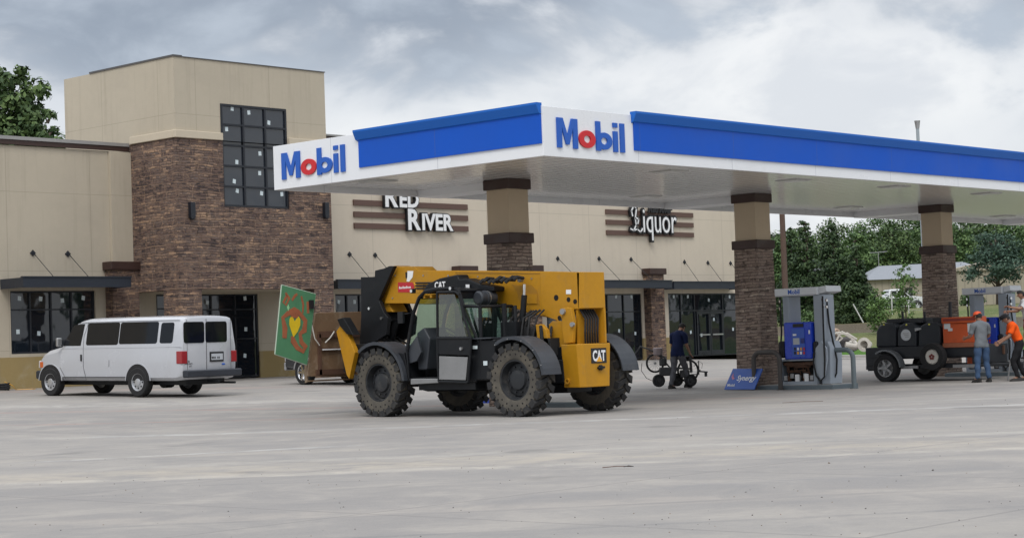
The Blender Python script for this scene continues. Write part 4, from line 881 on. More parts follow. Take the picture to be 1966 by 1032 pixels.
# ------------------------------------------------------------------ generic road wheel (axis along local x)
def road_wheel(root, cx, cy, cz, Rr, W, side, rimm, spokes=0, dish=.62, M=None, hubc=None, name='wheel', local=True):
    A = Vector((side, 0, 0)); c = Vector((cx, cy, cz)); o_ = W/2
    b = MB(); r1 = Rr*dish
    b.lathe([(r1, o_-.01), (r1*.96, o_-.015), (r1*.9, o_-.045)] + ([(r1*.45, o_-.03), (r1*.40, o_-.005), (r1*.2, o_+.0), (.001, o_+.0)] if not spokes else [(r1*.86, o_-.12), (.001, o_-.12)]), c, A, 28)
    b.lathe([(r1, -o_+.02), (r1*.5, -o_+.08), (.001, -o_+.08)], c, A, 16)
    wo = b.build(name, rimm, root, local=local)
    if spokes:
        b = MB(); b.lathe([(r1*.28, o_-.06), (r1*.25, o_-.02), (.001, o_-.02)], c, A, 14)
        for k in range(spokes):
            a = 2*math.pi*k/spokes; e = Vector((0, math.cos(a), math.sin(a))); e2 = Vector((0, -math.sin(a), math.cos(a)))
            q = [e*r1*.2+e2*r1*.13, e*r1*.92+e2*r1*.11, e*r1*.92-e2*r1*.11, e*r1*.2-e2*r1*.13]
            b.slab([c+A*(o_-.055)+v for v in q], A*.035)
        b.build('spoke', rimm, wo, local=local)
    else:
        b = MB()
        for k in range(8):
            a = 2*math.pi*k/8; p = c+A*(o_-.038)+Vector((0, math.cos(a), math.sin(a)))*r1*.68; b.cyl(p, p+A*.006, r1*.10, n=10)
        b.build('hole', hole_m, wo, local=local)
    b = MB(); pf = [(r1*.99, o_-.025), (r1*1.04, o_), (Rr*.93, o_+.004), (Rr*.985, o_-.02), (Rr, o_*.6), (Rr, -o_*.6), (Rr*.985, -o_+.02), (Rr*.93, -o_), (r1, -o_+.01)]
    b.lathe(pf, c, A, 36)
    for k in range(5):
        h = o_*(-.6+.3*k); b.lathe([(Rr+.001, h-.012), (Rr+.005, h-.01), (Rr+.005, h+.01), (Rr+.001, h+.012)], c, A, 36)
    b.build('tyre', rubber, wo, local=local)
    return wo
def rr(u0, v0, u1, v1, r, n=4):
    pts = []
    for cx, cy, a0 in ((u1-r, v1-r, 0), (u0+r, v1-r, 90), (u0+r, v0+r, 180), (u1-r, v0+r, 270)):
        for k in range(n+1): a = R(a0+90*k/n); pts.append((cx+r*math.cos(a), cy+r*math.sin(a)))
    return pts

# ------------------------------------------------------------------ white passenger van
van_white = mat('van_paint', (.48, .49, .52), .22, spec=.5, coat=.6, dirt=((.36, .34, .31), 1.6, .55, .8, .25), var=.02, vscale=1.2)
dark_glass = glass_mat('vehicle_glass', (.006, .007, .009), .05, .35, .01)
navy_pl = mat('bumper_plastic', (.022, .026, .036), .45, var=.1)
tail_red = mat('tail_light', (.30, .012, .018), .22, coat=.5)
amber = mat('amber_lens', (.55, .12, .03), .25, coat=.5)
vr = ond(162.5, 464.5, 50.1); VZ = .33; ha = R(96.3); fwd = Vector((math.cos(ha), math.sin(ha), 0)); rgt = Vector((fwd.y, -fwd.x, 0))
vo = vr + rgt*.98; VZ = .33
van = thing('passenger_van', 'white long passenger van with tinted windows parked left of the green board', 'van', (vo.x, vo.y, VZ), ha-math.pi/2)
def sec(y, zb, zt, wb, wt, belt=1.28, r=.13):
    # half section polygon mirrored, 20 points; wb width at belt, wt width at roof edge
    h = [(0, zb), (wb*.9, zb), (wb*.985, zb+.08), (wb, zb+.30), (wb, belt), ((wb+wt)/2, (belt+zt-r)/2), (wt, zt-r), (wt-.05, zt-.05), (wt-.17, zt-.01), (wt*.5, zt+.012), (0, zt+.02)]
    return [(x, y, z) for x, z in h] + [(-x, y, z) for x, z in h[-2:0:-1]]
b = MB()
S = [sec(-1.66, .50, 2.02, .955, .84), sec(-1.62, .46, 2.08, .985, .87), sec(-1.4, .42, 2.10, 1.0, .88), sec(0, .42, 2.11, 1.0, .88), sec(2.1, .42, 2.10, 1.0, .88), sec(2.40, .42, 2.06, 1.0, .87, r=.1), sec(2.55, .42, 1.93, 1.0, .875, r=.08), sec(2.98, .42, 1.49, 1.0, .90, r=.06), sec(3.12, .42, 1.38, 1.0, .90, belt=1.22, r=.05), sec(3.6, .42, 1.29, .99, .90, belt=1.13, r=.05), sec(3.86, .42, 1.20, .97, .88, belt=1.04, r=.06), sec(3.98, .46, 1.08, .94, .86, belt=.92, r=.06), sec(4.03, .48, .98, .90, .83, belt=.86, r=.05)]
b.loft(S, 0, None, True); body = b.build('body', van_white, van, local=True, ang=40)
# windows on the tumbling side: side plane from belt (x=1.0,z=1.28) to roof edge
def sx(z): return 1.0 - .12*max(0, z-1.28)/.69 + .004
def side_pt(px, py, it=4):      # sight line cut by the van's left side
    z = 1.5; o3 = None
    for _ in range(it):
        P0 = Vector((vo.x, vo.y, VZ)) - rgt*sx(z); d = ray(px, py); k = (P0-EYE).dot(rgt)/d.dot(rgt); o3 = EYE+d*k; y_ = (o3-Vector((vo.x, vo.y, 0))).dot(fwd); z = o3.z-VZ-.02*y_
    return (y_, z)
def rear_pt(px, py):
    P0 = Vector((vo.x, vo.y, VZ)) - fwd*1.66; d = ray(px, py); k = (P0-EYE).dot(fwd)/d.dot(fwd); o3 = EYE+d*k
    return ((o3-Vector((vo.x, vo.y, 0))).dot(rgt), o3.z-VZ+.033)
zz2 = lambda a: (a[0]/5.43, 290+a[1]/5.43)
def sidewin(name, a, c, m=dark_glass, r=.07, parent=body, dx=.0, both=True):
    (y0, z0), (y1, z1) = side_pt(*zz2(a)), side_pt(*zz2(c)); pts = rr(min(y0, y1), min(z0, z1), max(y0, y1), max(z0, z1), r)
    for s_ in ((-1, 1) if both else (-1,)):
        b = MB(); b.slab([(s_*(sx(z)+dx), y, z) for y, z in pts], (-s_*.012, 0, 0)); b.build(name, m, parent, local=True)
gasket = mat('gasket', (.02, .02, .02), .6)
for a, c in (((556, 478), (745, 616)), ((764, 474), (993, 608)), ((1022, 475), (1092, 605))):
    sidewin('window', a, c)
pw = [side_pt(*zz2(a)) for a in ((400, 622), (402, 608), (468, 490), (535, 484), (508, 622))]
for s_ in (-1, 1):
    b = MB(); b.slab([(s_*sx(z), y, z) for y, z in pw], (-s_*.012, 0, 0)); b.build('door_window', dark_glass, body, local=True)
# seams of the front door, sliding panel groove
seam_m = mat('seam', (.08, .08, .085), .7)
for pts in (((560, 470), (530, 560), (525, 640), (528, 760), (548, 840)), ((548, 840), (420, 838), (380, 760)), ((690, 712), (690, 755))):
    q = [side_pt(*zz2(a)) for a in pts]; b = MB(); b.tube([(-sx(z)-.0, y, z) for y, z in q], .006, 5); b.build('seam', seam_m, body, local=True)
q = [side_pt(*zz2(a)) for a in ((385, 640), (1150, 628))]; b = MB(); b.tube([(-sx(z), y, z) for y, z in q], .007, 5); b.build('side_crease', van_white, body, local=True)
q = side_pt(*zz2((515, 698))); b = MB(); b.box(-1.03, -.998, q[0]-.02, q[0]+.03, q[1]-.09, q[1]+.09); b.build('door_handle', black_pl, body, local=True, bevel=.01)
for s_ in (-1, 1):
    b = MB(); b.tube([(s_*.885, -1.5, 2.005), (s_*.892, 0, 2.01), (s_*.892, 2.2, 2.0), (s_*.89, 2.45, 1.95)], .012, 6); b.build('rain_gutter', van_white, body, local=True)
    b = MB(); b.box(*sorted((s_*1.0, s_*1.006)), .46, 3.0, .50, .53); b.build('sill_line', seam_m, body, local=True)
# windscreen and rear doors
b = MB(); b.add([(-.84, 2.97, 1.52), (.84, 2.97, 1.52), (.82, 2.56, 1.94), (-.82, 2.56, 1.94)], [(0, 1, 2, 3)], 0, Matrix.Translation((0, .02, .02))); b.build('windscreen', dark_glass, body, local=True)
for a, c in (((1160, 470), (1294, 602)), ((1299, 468), (1438, 597))):
    (x0, z0), (x1, z1) = rear_pt(*zz2(a)), rear_pt(*zz2(c)); b = MB(); b.slab([(x, -1.672, z) for x, z in rr(x0, min(z0, z1), x1, max(z0, z1), .07)], (0, .02, 0)); b.build('rear_window', dark_glass, body, local=True)
for a, c in (((1098, 657), (1153, 737)), ((1465, 650), (1485, 722))):
    (x0, z0), (x1, z1) = rear_pt(*zz2(a)), rear_pt(*zz2(c))
    sgn = -1 if a[0] < 1200 else 1; b = MB(); b.box(*sorted((sgn*.80, sgn*1.006)), -1.675, -1.46, min(z0, z1), max(z0, z1)); b.build('tail_light', tail_red, body, local=True, bevel=.02)
x0 = rear_pt(*zz2((1305, 500)))[0]
b = MB(); b.box(x0-.008, x0+.008, -1.667, -1.65, .62, 2.02); b.build('door_gap', seam_m, body, local=True)
for sgn in (-1, 1):
    b = MB(); b.box(*sorted((sgn*.80, sgn*.79)), -1.664, -1.65, .62, 2.0); b.build('door_gap', seam_m, body, local=True)
p0_, p1_ = rear_pt(*zz2((1330, 660))), rear_pt(*zz2((1418, 720)))
b = MB(); b.box(p0_[0], p1_[0], -1.680, -1.662, p1_[1], p0_[1]); pl_ = b.build('plate_frame', black_pl, body, local=True)
b = MB(); b.box(p0_[0]+.04, p1_[0]-.04, -1.686, -1.681, p1_[1]+.05, p0_[1]-.05); pl2 = b.build('licence_plate', mat('plate_grey', (.45, .47, .5), .5), pl_, local=True)
b = MB(); [b.box(p0_[0]+.055+.05*k, p0_[0]+.088+.05*k, -1.689, -1.687, p1_[1]+.08, p1_[1]+.135) for k in range(6) if k != 3 and p0_[0]+.09+.05*k < p1_[0]-.05]; b.build('lettering', black_pl, pl2, local=True)
for tx, px, py, s_ in (('E350', 1178, 728, .07), ('SUPER DUTY', 1170, 741, .05), ('XLT', 1200, 755, .05)):
    q = rear_pt(*zz2((px, py))); b = MB(); b.text(tx, (q[0], -1.665, q[1]), (1, 0, 0), (0, 0, 1), s_, .003, 0, .02); b.build('lettering', mat('letter_grey', (.12, .12, .13), .4) if tx == 'E350' else bpy.data.materials['letter_grey'], body, local=True)
b = MB(); b.ell((p1_[0]-.0, -1.667, p1_[1]-.07), (.07, .008, .025)); b.build('oval_badge', sign_blue, body, local=True)
b = MB(); b.box(-.15, .15, -1.63, -1.5, 2.07, 2.09); b.build('brake_light', tail_red, body, local=True, bevel=.01)
b = MB(); b.prism(rr(-1.0, .50, 1.0, .70, .03), 'y', -1.93, -1.70) if False else b.box(-.99, .99, -1.88, -1.665, .50, .69); b.build('rear_bumper', navy_pl, van, local=True, bevel=.035)
b = MB(); b.box(-1.0, 1.0, 3.93, 4.14, .46, .70); b.build('front_bumper', navy_pl, van, local=True, bevel=.05)
b = MB(); b.box(-.75, .75, 4.0, 4.06, .72, .96); b.build('grille', black_pl, van, local=True)
for sgn in (-1, 1):
    b = MB(); b.box(*sorted((sgn*.70, sgn*.96)), 3.86, 4.05, .76, .97); b.build('headlight', mat('head_lens', (.5, .5, .5), .1) if sgn < 0 else bpy.data.materials['head_lens'], van, local=True, bevel=.03)
    b = MB(); b.box(*sorted((sgn*.93, sgn*.972)), 3.78, 3.98, .78, .94); b.build('marker_light', amber, van, local=True, bevel=.01)
    b = MB(); b.cbox((sgn*1.10, 3.02, 1.47), (.16, .09, .24)); m_ = b.build('mirror', steel, van, local=True, bevel=.03)
    b = MB(); b.tube([(sgn*.97, 2.95, 1.38), (sgn*1.08, 3.0, 1.40)], .02, 6); b.build('mirror_arm', black_pl, m_, local=True)
van.rotation_euler.x = .02
# wheel arches: dark liner discs and wheels
for cy in (0, 3.505):
    for sgn in (-1, 1):
        b = MB(); b.lathe([(.001, 0), (.465, 0), (.465, .012), (.001, .012)], (sgn*.992, cy, .40), (sgn, 0, 0), 32)
        b.v = [Vector((p.x, p.y, max(p.z, .425))) for p in b.v]; b.build('wheel_arch', black_pl, van, local=True)
        b = MB(); arc_shell(b, cy, .40, .465, .02, *sorted((sgn*.99, sgn*1.012)), 3, 177, 20); b.build('arch_lip', van_white, van, local=True)
        road_wheel(van, sgn*.905, cy, .385, .385, .24, sgn, mat('hub_cap', (.52, .53, .55), .28, metal=.6) if (cy == 0 and sgn < 0) else bpy.data.materials['hub_cap'], 0, .60)
b = MB(); b.box(-.7, .7, -1.5, 4.0, .30, .45); b.cyl((-.8, 0, .38), (.8, 0, .38), .07); b.cyl((-.15, -.05, .36), (.15, -.05, .36), .16); b.cyl((-.8, 3.505, .38), (.8, 3.505, .38), .06); b.tube([(.55, -1.2, .33), (.6, -2.0, .33)], .03, 6); b.box(-.03, .05, -2.0, -1.6, .36, .42); b.build('underbody', mach_blk, van, local=True)

# ------------------------------------------------------------------ pickup trucks
silver = mat('silver_trim', (.45, .46, .48), .3, metal=.5)
def pickup(label, loc, rz, paint, cat_='pickup truck'):
    pk = thing('pickup_truck', label, cat_, loc, rz)
    b = MB(); pr = [(-4.32, .52), (-4.34, 1.06), (-4.27, 1.1), (-2.35, 1.1), (-2.30, 1.12), (-2.22, 1.16), (-.45, 1.16), (-.35, 1.16), (.75, 1.06), (.92, .9), (.95, .55), (.45, .5), (-.45, .48), (-3.0, .5)]
    b.prism(pr, 'x', -.92, .92); pbody = b.build('body', paint, pk, local=True, bevel=.05, seg=3)
    b = MB(); b.loft([[(-.90, -2.28, 1.10), (.90, -2.28, 1.10), (.90, -.42, 1.10), (-.90, -.42, 1.10)], [(-.76, -2.12, 1.70), (.76, -2.12, 1.70), (.76, -1.05, 1.70), (-.76, -1.05, 1.70)], [(-.70, -2.02, 1.75), (.70, -2.02, 1.75), (.70, -1.15, 1.75), (-.70, -1.15, 1.75)]], 0, None, False)
    co = b.build('cab', paint, pk, local=True, bevel=.03)
    sxx = lambda z: .90-.14*(z-1.10)/.60+.004
    for s_ in (-1, 1):
        for q in (((-2.12, 1.2), (-2.03, 1.62), (-1.55, 1.62), (-1.55, 1.2)), ((-1.47, 1.2), (-1.47, 1.62), (-1.12, 1.62), (-.62, 1.2))):
            b = MB(); b.slab([(s_*sxx(z), y, z) for y, z in q], (-s_*.008, 0, 0)); b.build('window', dark_glass, co, local=True)
        b = MB(); b.box(*sorted((s_*.93, s_*1.0)), -2.9, -.5, .38, .43); b.build('running_board', sign_white, pk, local=True)
        b = MB(); b.box(*sorted((s_*.74, s_*.925)), -4.36, -4.25, .72, 1.05); b.build('tail_light', tail_red, pbody, local=True, bevel=.01)
        b = MB(); b.box(*sorted((s_*.6, s_*.9)), .88, .965, .72, .92); b.build('headlight', bpy.data.materials['head_lens'], pbody, local=True, bevel=.01)
        for cy in (0, -3.3):
            b = MB(); b.lathe([(.001, 0), (.43, 0), (.43, .01), (.001, .01)], (s_*.921, cy, .40), (s_, 0, 0), 26); b.v = [Vector((p.x, p.y, max(p.z, .47))) for p in b.v]; b.build('wheel_arch', black_pl, pk, local=True)
            b = MB(); arc_shell(b, cy, .40, .43, .05, *sorted((s_*.915, s_*.955)), 10, 170, 16); b.build('arch_trim', silver, pk, local=True)
            road_wheel(pk, s_*.86, cy, .38, .38, .25, s_, chrome, 5, .66)
    b = MB(); b.add([(-.80, -.50, 1.17), (.80, -.50, 1.17), (.72, -1.03, 1.65), (-.72, -1.03, 1.65)], [(0, 1, 2, 3)], 0, Matrix.Translation((0, .015, .015))); b.build('windscreen', dark_glass, co, local=True)
    b = MB(); b.add([(-.74, -2.24, 1.2), (.74, -2.24, 1.2), (.68, -2.13, 1.62), (-.68, -2.13, 1.62)], [(0, 1, 2, 3)], 0, Matrix.Translation((0, -.012, .0))); b.build('rear_window', dark_glass, co, local=True)
    b = MB(); b.box(-.9, .9, .93, 1.04, .45, .7); b.build('front_bumper', silver, pk, local=True, bevel=.04)
    b = MB(); b.box(-.9, .9, -4.46, -4.35, .45, .66); b.build('rear_bumper', silver, pk, local=True, bevel=.04)
    b = MB(); b.box(-.5, .5, -4.3, .8, .34, .49); b.cyl((-.8, 0, .38), (.8, 0, .38), .05); b.cyl((-.8, -3.3, .38), (.8, -3.3, .38), .06); b.build('underbody', mach_blk, pk, local=True)
    return pk
pk0 = ond(357, 448.3, 57.5)
pickup('dark grey pickup truck half hidden behind the brown bucket and green board', (pk0.x+.95, pk0.y, gz(pk0.x, pk0.y)+.0), R(-3), mat('pickup_paint', (.035, .04, .05), .25, coat=.5))
# ================================================================== FUEL ISLANDS
pump_grey = mat('dispenser_grey', (.33, .37, .42), .4, var=.05); pump_side = mat('dispenser_side', (.24, .28, .33), .45, var=.05)
pump_head = mat('dispenser_header', (.66, .68, .70), .35); pump_blue = mat('dispenser_blue', (.014, .055, .52), .3, var=.05)
blue_dark = mat('dispenser_blue_dark', (.008, .02, .18), .35); island_m = mat('island_steel', (.12, .15, .17), .6, var=.15)
hoop_m = mat('hoop_grey', (.13, .16, .175), .55, var=.15); hoop_shaded = mat('hoop_grey_shaded', (.07, .062, .058), .6, var=.15)  # second tone is the pipe guard with shade put into its colour
zA = lambda a: (840+a[0]/6.878, 320+a[1]/6.88)
PX0 = 38.35
def pA(*pts, X=PX0): return [(onx(*zA(p), X).y, onx(*zA(p), X).z) for p in pts]
def island(X, Y0, Y1):
    t_ = thing('pump_island', f'low grey steel framed pump island under the {"left" if X < 35 else "middle" if X < 42 else "right"} canopy column', 'pump island', (X, (Y0+Y1)/2, 0), 0, 'pump islands')
    b = MB(); b.box(X-.55, X+.55, Y0, Y1, -.02, .11); b.build('kerb_frame', island_m, t_, bevel=.02)
    b = MB(); b.box(X-.5, X+.5, Y0+.05, Y1-.05, .111, .125); b.build('island_top', kerbm, t_)
island(29.85, 25.3, 27.3); island(38.85, 25.1, 27.3); island(47.85, 25.1, 27.3)
def dispenser(label):
    d = thing('fuel_dispenser', label, 'fuel dispenser', (38.85, 26.1, .12), 0, 'fuel dispensers')
    (yA, zt_), (yB, zt2) = pA((462, 95), (800, 80)); zt_ = 2.46; zb_ = 2.27; XL, XR = PX0, 38.98
    b = MB(); b.prism([(XL+.02, zb_), (XL, zb_+.02), (XL, zt_), (XR, zt_), (XR, zb_+.02), (XR-.02, zb_)], 'y', yB, yA)
    h = b.build('header', pump_head, d, bevel=.012)
    b = MB(); b.prism([(yB-.003, zb_+.02), (yB-.03, zb_+.02), (yB-.22, zt_-.12), (yB-.20, zt_+.02), (yB-.003, zt_)], 'x', XL+.1, XR+.12); b.build('header_end', pump_head, h, bevel=.01)
    q = onx(*zA((567, 143)), XL-.02); b = MB(); b.text('Mobil', (XL-.001, q.y, zb_+.045), (0, -1, 0), (0, 0, 1), .155, .004, 0, .018); b.build('lettering', sign_blue, h)
    c0, c1 = pA((525, 400), (575, 400)); c2, c3 = pA((772, 400), (846, 400))
    for (a, c) in ((c0[0], c1[0]), (c2[0], c3[0])):
        b = MB(); b.box(XL+.06, XR-.06, c, a, .75, zb_+.0); b.build('upright', pump_grey, d, bevel=.02)
    # lower cabinet, open at the front with pipework showing
    k = pA((492, 690), (798, 692), (800, 880), (495, 880)); y1, y0 = k[0][0], k[1][0]
    zl, zh = .125, k[0][1]
    b = MB(); b.box(XL+.02, XL+.06, y0, y0+.09, zl, zh); b.box(XL+.02, XL+.06, y1-.09, y1, zl, zh); b.box(XL+.02, XL+.06, y0+.09, y1-.09, zl, zl+.08); b.box(XL+.02, XL+.06, y0+.09, y1-.09, zh-.05, zh)
    b.box(XL+.06, XR-.02, y0, y0+.03, zl, zh); b.box(XL+.06, XR-.02, y1-.03, y1, zl, zh); b.box(XR-.06, XR-.02, y0+.03, y1-.03, zl, zh); b.box(XL+.06, XR-.06, y0+.03, y1-.03, zh-.02, zh)
    cb = b.build('cabinet', pump_grey, d)
    b = MB(); b.box(XL+.4, XL+.42, y0+.04, y1-.04, zl+.01, zh-.03); b.build('back_plate', black_pl, cb)
    b = MB(); rnd = random.Random(4)
    for i in range(16):
        y = y0+.12+(y1-y0-.24)*rnd.random(); z = zl+.15+(zh-zl-.3)*rnd.random(); y2 = y0+.12+(y1-y0-.24)*rnd.random()
        b.tube([(XL+.12, y, z), (XL+.10, y, z+.12), (XL+.13, y2, z+.13), (XL+.15, y2, zh-.08)], .014, 5)
    for i in range(4): b.cyl((XL+.12, y0+.2+.22*i, zl+.02), (XL+.12, y0+.2+.22*i, zl+.2), .05, n=10)
    b.box(XL+.09, XL+.2, y0+.1, y1-.1, zh-.16, zh-.09); b.build('pipework', rust_m, cb)
    for i in range(5): b = MB(); b.cbox((XL+.09, y0+.18+.19*i, zl+.16+.05*(i % 2)), (.07, .10, .12)); b.build('valve', steel, cb, bevel=.01)
    for (u, v) in ((650, 845), (725, 840)):
        b = MB(); q = onx(*zA((u, v)), XL+.05); b.cbox((XL+.05, q.y, q.z), (.05, .11, .2)); b.build('junction_box', sign_white, cb, bevel=.01)
    # blue head
    f = pA((546, 400), (575, 388), (760, 392), (790, 400), (795, 525), (770, 688), (545, 690))
    b = MB(); y1, y0 = pA((546, 500))[0][0], pA((765, 500))[0][0]; z0, z1 = pA((650, 690))[0][1], pA((650, 392))[0][1]
    b.box(XL-.03, XR+.03, y0, y1, z0, z1); hd = b.build('display_head', pump_blue, d, bevel=.03)
    def pnl(nm, a, c, m, dx=.035, th_=.008):
        (ya, za_), (yc, zc_) = pA(a, c); b = MB(); b.box(XL-dx-th_, XL-dx, min(ya, yc), max(ya, yc), min(za_, zc_), max(za_, zc_)); return b.build(nm, m, hd)
    pnl('display', (620, 405), (705, 430), black_pl); pnl('face_plate', (610, 446), (722, 668), mat('face_blue', (.03, .10, .48), .35) if 'face_blue' not in bpy.data.materials else bpy.data.materials['face_blue'])
    pnl('screen', (624, 520), (676, 570), bpy.data.materials['plate_grey'], .043); pnl('brand_plate', (622, 486), (650, 500), sign_white, .043)
    pnl('card_reader', (684, 520), (716, 560), blue_dark, .043); pnl('side_label', (746, 455), (758, 485), sign_white)
    for i, m in enumerate((black_pl, sign_white, d_or, d_red, black_pl, d_or, sign_white, d_red)):
        a = 632+ (i % 4)*24; c = 595+(i//4)*32; pnl('button', (a, c), (a+15, c+22), m, .043)
    # hose bays and blade
    for s_, a, c in ((1, (490, 545), (546, 680)), (-1, (768, 545), (812, 660))):
        (ya, za_), (yc, zc_) = pA(a, c); b = MB(); b.box(XL+.0, XR, min(ya, yc), max(ya, yc), min(za_, zc_), max(za_, zc_)); b.build('nozzle_boot', black_pl, d, bevel=.05)
    bl = pA((800, 690), (805, 600), (850, 540), (895, 600), (900, 690), (880, 830), (850, 862), (815, 800)); b = MB(); b.prism(bl, 'x', XL-.06, XL-.0); b.build('hose_guard', pump_grey, d, bevel=.02)
    b = MB(); bp2 = pA((880, 540), (905, 600), (908, 890), (835, 890), (850, 640)); b.prism(bp2, 'x', XL+.06, XR-.06); b.build('end_panel', pump_grey, d, bevel=.02)
    for pts, xo in ((((852, 180), (858, 400), (870, 700), (868, 830), (835, 866), (800, 820), (780, 720), (782, 640)), -.10), (((884, 200), (905, 400), (940, 560), (968, 690), (965, 800), (940, 860)), .25), (((508, 190), (516, 340), (522, 470), (515, 600)), -.06)):
        b = MB(); b.tube([(XL+xo, *p) for p in pA(*pts, X=XL+xo)], .022, 8); b.build('hose', rubber, d)
    for a in ((852, 210), (884, 215), (856, 262), (884, 268), (507, 225), (508, 282)):
        b = MB(); p = pA(a, X=XL-.06)[0]; b.cyl((XL-.06, p[0], p[1]-.03), (XL-.06, p[0], p[1]+.03), .03, n=8); b.build('hose_fitting', chrome, d)
    return d
dp1 = dispenser('blue and grey fuel dispenser with white header beside the middle canopy column, guts exposed')
dp2 = copy_tree(dp1); dp2.location = (38.85+9.07, 26.1, .12); dp2['label'] = 'blue and grey fuel dispenser standing behind the orange box of the black trailer'
def hoop(X, Y0, Y1, m, label, H=.93):
    t_ = thing('bollard_hoop', label, 'bollard', (X, (Y0+Y1)/2, 0), 0, 'bent pipe guards')
    r_ = .2; pts = [(X, Y0, -.02), (X, Y0, H-r_)]+[(X, Y0+r_-r_*math.cos(R(a)), H-r_+r_*math.sin(R(a))) for a in range(15, 91, 15)]+[(X, Y1-r_+r_*math.sin(R(a)), H-r_+r_*math.cos(R(a))) for a in range(0, 91, 15)]+[(X, Y1, -.02)]
    b = MB(); b.tube(pts, .058, 12); b.build('pipe', m, t_)
    for y in (Y0, Y1):
        b = MB(); b.lathe([(.1, 0), (.1, .02), (.001, .02)], (X, y, .003), (0, 0, 1), 12); b.build('foot_flange', m, t_)
hoop(38.62, 24.72, 25.42, hoop_m, 'grey bent pipe guard just right of the exposed blue dispenser')
hoop(38.22, 26.55, 27.32, hoop_shaded, 'dark bent pipe guard in front of the middle stone column, behind the blue sign')
hoop(47.7, 24.0, 24.72, hoop_m, 'grey bent pipe guard behind the black trailer near the man in orange')
# blue board leaning on the column
SX = 38.25
sc_ = [onx(*zA(a), X) for a, X in (((58, 932), SX-.22), ((300, 932), SX-.22), ((370, 765), SX+.02), ((130, 765), SX+.02))]
sb = thing('leaning_sign', 'blue sign board with white slanted lettering leaning against the middle column', 'sign', (SX-.2, sc_[0].y, 0))
nrm = (sc_[1]-sc_[0]).cross(sc_[3]-sc_[0]).normalized(); nrm = nrm if nrm.x < 0 else -nrm
b = MB(); b.slab(sc_, -nrm*.03); sbo = b.build('board', mat('signboard_blue', (.02, .09, .40), .35, var=.08), sb, bevel=.004)
ex_ = (sc_[1]-sc_[0]).normalized(); up_ = nrm.cross(ex_).normalized(); ey_ = (sc_[3]-sc_[0]); ey_ = (ey_-ex_*ey_.dot(ex_)).normalized()
if ex_.cross(ey_).dot(nrm) < 0: pass
q = sc_[0]+(sc_[3]-sc_[0])*.42+(sc_[1]-sc_[0])*.29
b = MB(); b.text('Synergy', q+nrm*.003, ex_, ey_, .20, .003, 0, .012, .25, .88); b.build('lettering', sign_white, sbo)
q = sc_[0]+(sc_[3]-sc_[0])*.14+(sc_[1]-sc_[0])*.06
b = MB(); b.text('Mobil', q+nrm*.003, ex_, ey_, .10, .003, 0, .01); b.build('lettering', sign_white, sbo)
q = sc_[0]+(sc_[3]-sc_[0])*.42+(sc_[1]-sc_[0])*.10
b = MB(); b.slab([q+nrm*.003+ex_*u+ey_*v for u, v in ((0, .1), (.05, .02), (.11, .06), (.06, .1), (.03, .2))], nrm*.003); b.build('emblem', mat('emblem_pink', (.55, .2, .3), .5), sbo)
gb = MB(); gb.box(42.25, 42.27, 25.2, 25.25, 0, .02) if False else None

# ================================================================== BLACK WORK TRAILER WITH ORANGE BOX
zB = lambda a: (1000+a[0]/6.88, 320+a[1]/6.88)
TXL = 43.6
def pB(*pts, X=TXL): return [(onx(*zB(p), X).y, onx(*zB(p), X).z) for p in pts]
tr = thing('work_trailer', 'black flat trailer carrying black plastic tanks and a spare wheel', 'trailer', (44.5, 26.2, 0))
blk = mat('trailer_black', (.014, .016, .020), .42, var=.2, bump=.03); tankm = mat('tank_plastic', (.018, .022, .028), .5, var=.1)
(yl, zd), (yr, _) = pB((97, 598), (1150, 598)); yr = onx(1143, 404, TXL).y; zbot = pB((300, 770))[0][1]
b = MB(); b.box(TXL, TXL+.05, yr, yl, zbot+.30, zd); b.box(TXL+1.65, TXL+1.7, yr, yl, zbot+.30, zd); b.box(TXL+.05, TXL+1.65, yl-.05, yl, zbot+.0, zd); b.box(TXL+.05, TXL+1.65, yr, yr+.05, zbot+.1, zd)
b.box(TXL+.05, TXL+1.65, yr+.05, yl-.05, zbot+.26, zbot+.32); tb = b.build('bed', blk, tr, bevel=.008)
b = MB(); b.box(TXL+.02, TXL+.12, yr, yl+.02, zbot, zbot+.1); b.box(TXL+1.58, TXL+1.68, yr, yl, zbot, zbot+.1); b.box(TXL+.2, TXL+1.5, yl-.02, yl+.08, zbot-.04, zbot+.06); b.box(TXL+.1, TXL+1.6, yr+.9, yr+1.0, zbot, zbot+.1)
b.box(TXL-.0, TXL+.3, yl-.75, yl+.0, zbot+.1, zbot+.32); b.build('chassis_rail', blk, tr, bevel=.006)
for y in (yr+.05, yr+.95):
    for x in (TXL, TXL+1.64):
        b = MB(); b.box(x, x+.06, y, y+.06, zbot+.1, zbot+.30); b.build('post', blk, tr)
b = MB(); pts = pB((815, 745), (996, 742)); b.box(TXL-.08, TXL-.02, pts[1][0], pts[0][0], pts[0][1]-.04, pts[0][1]+.04); b.build('side_step', steel, tr)
b = MB(); pts = pB((392, 760), (530, 768)); b.box(TXL-.05, TXL-.0, pts[1][0], pts[0][0], pts[0][1]-.02, pts[0][1]+.05); b.build('fender_step', steel, tr)
# fender and wheels
wc = pB((292, 762))[0]; WR = .37
b = MB(); arc_shell(b, wc[0], WR, .46, .025, TXL-.24, TXL+.0, 2, 125, 18); arc_shell(b, wc[0], WR, .44, .045, TXL-.25, TXL-.235, 2, 125, 18); b.build('fender', mat('fender_silver', (.2, .21, .22), .45, metal=.4), tr, bevel=.005)
road_wheel(tr, TXL-.12, wc[0], WR, WR, .22, -1, steel, 5, .62, local=False); road_wheel(tr, TXL+1.85, wc[0], WR, WR, .22, 1, steel, 5, .62, local=False)
b = MB(); b.cyl((TXL-.1, wc[0], WR), (TXL+1.8, wc[0], WR), .04, n=8); b.build('axle', blk, tr)
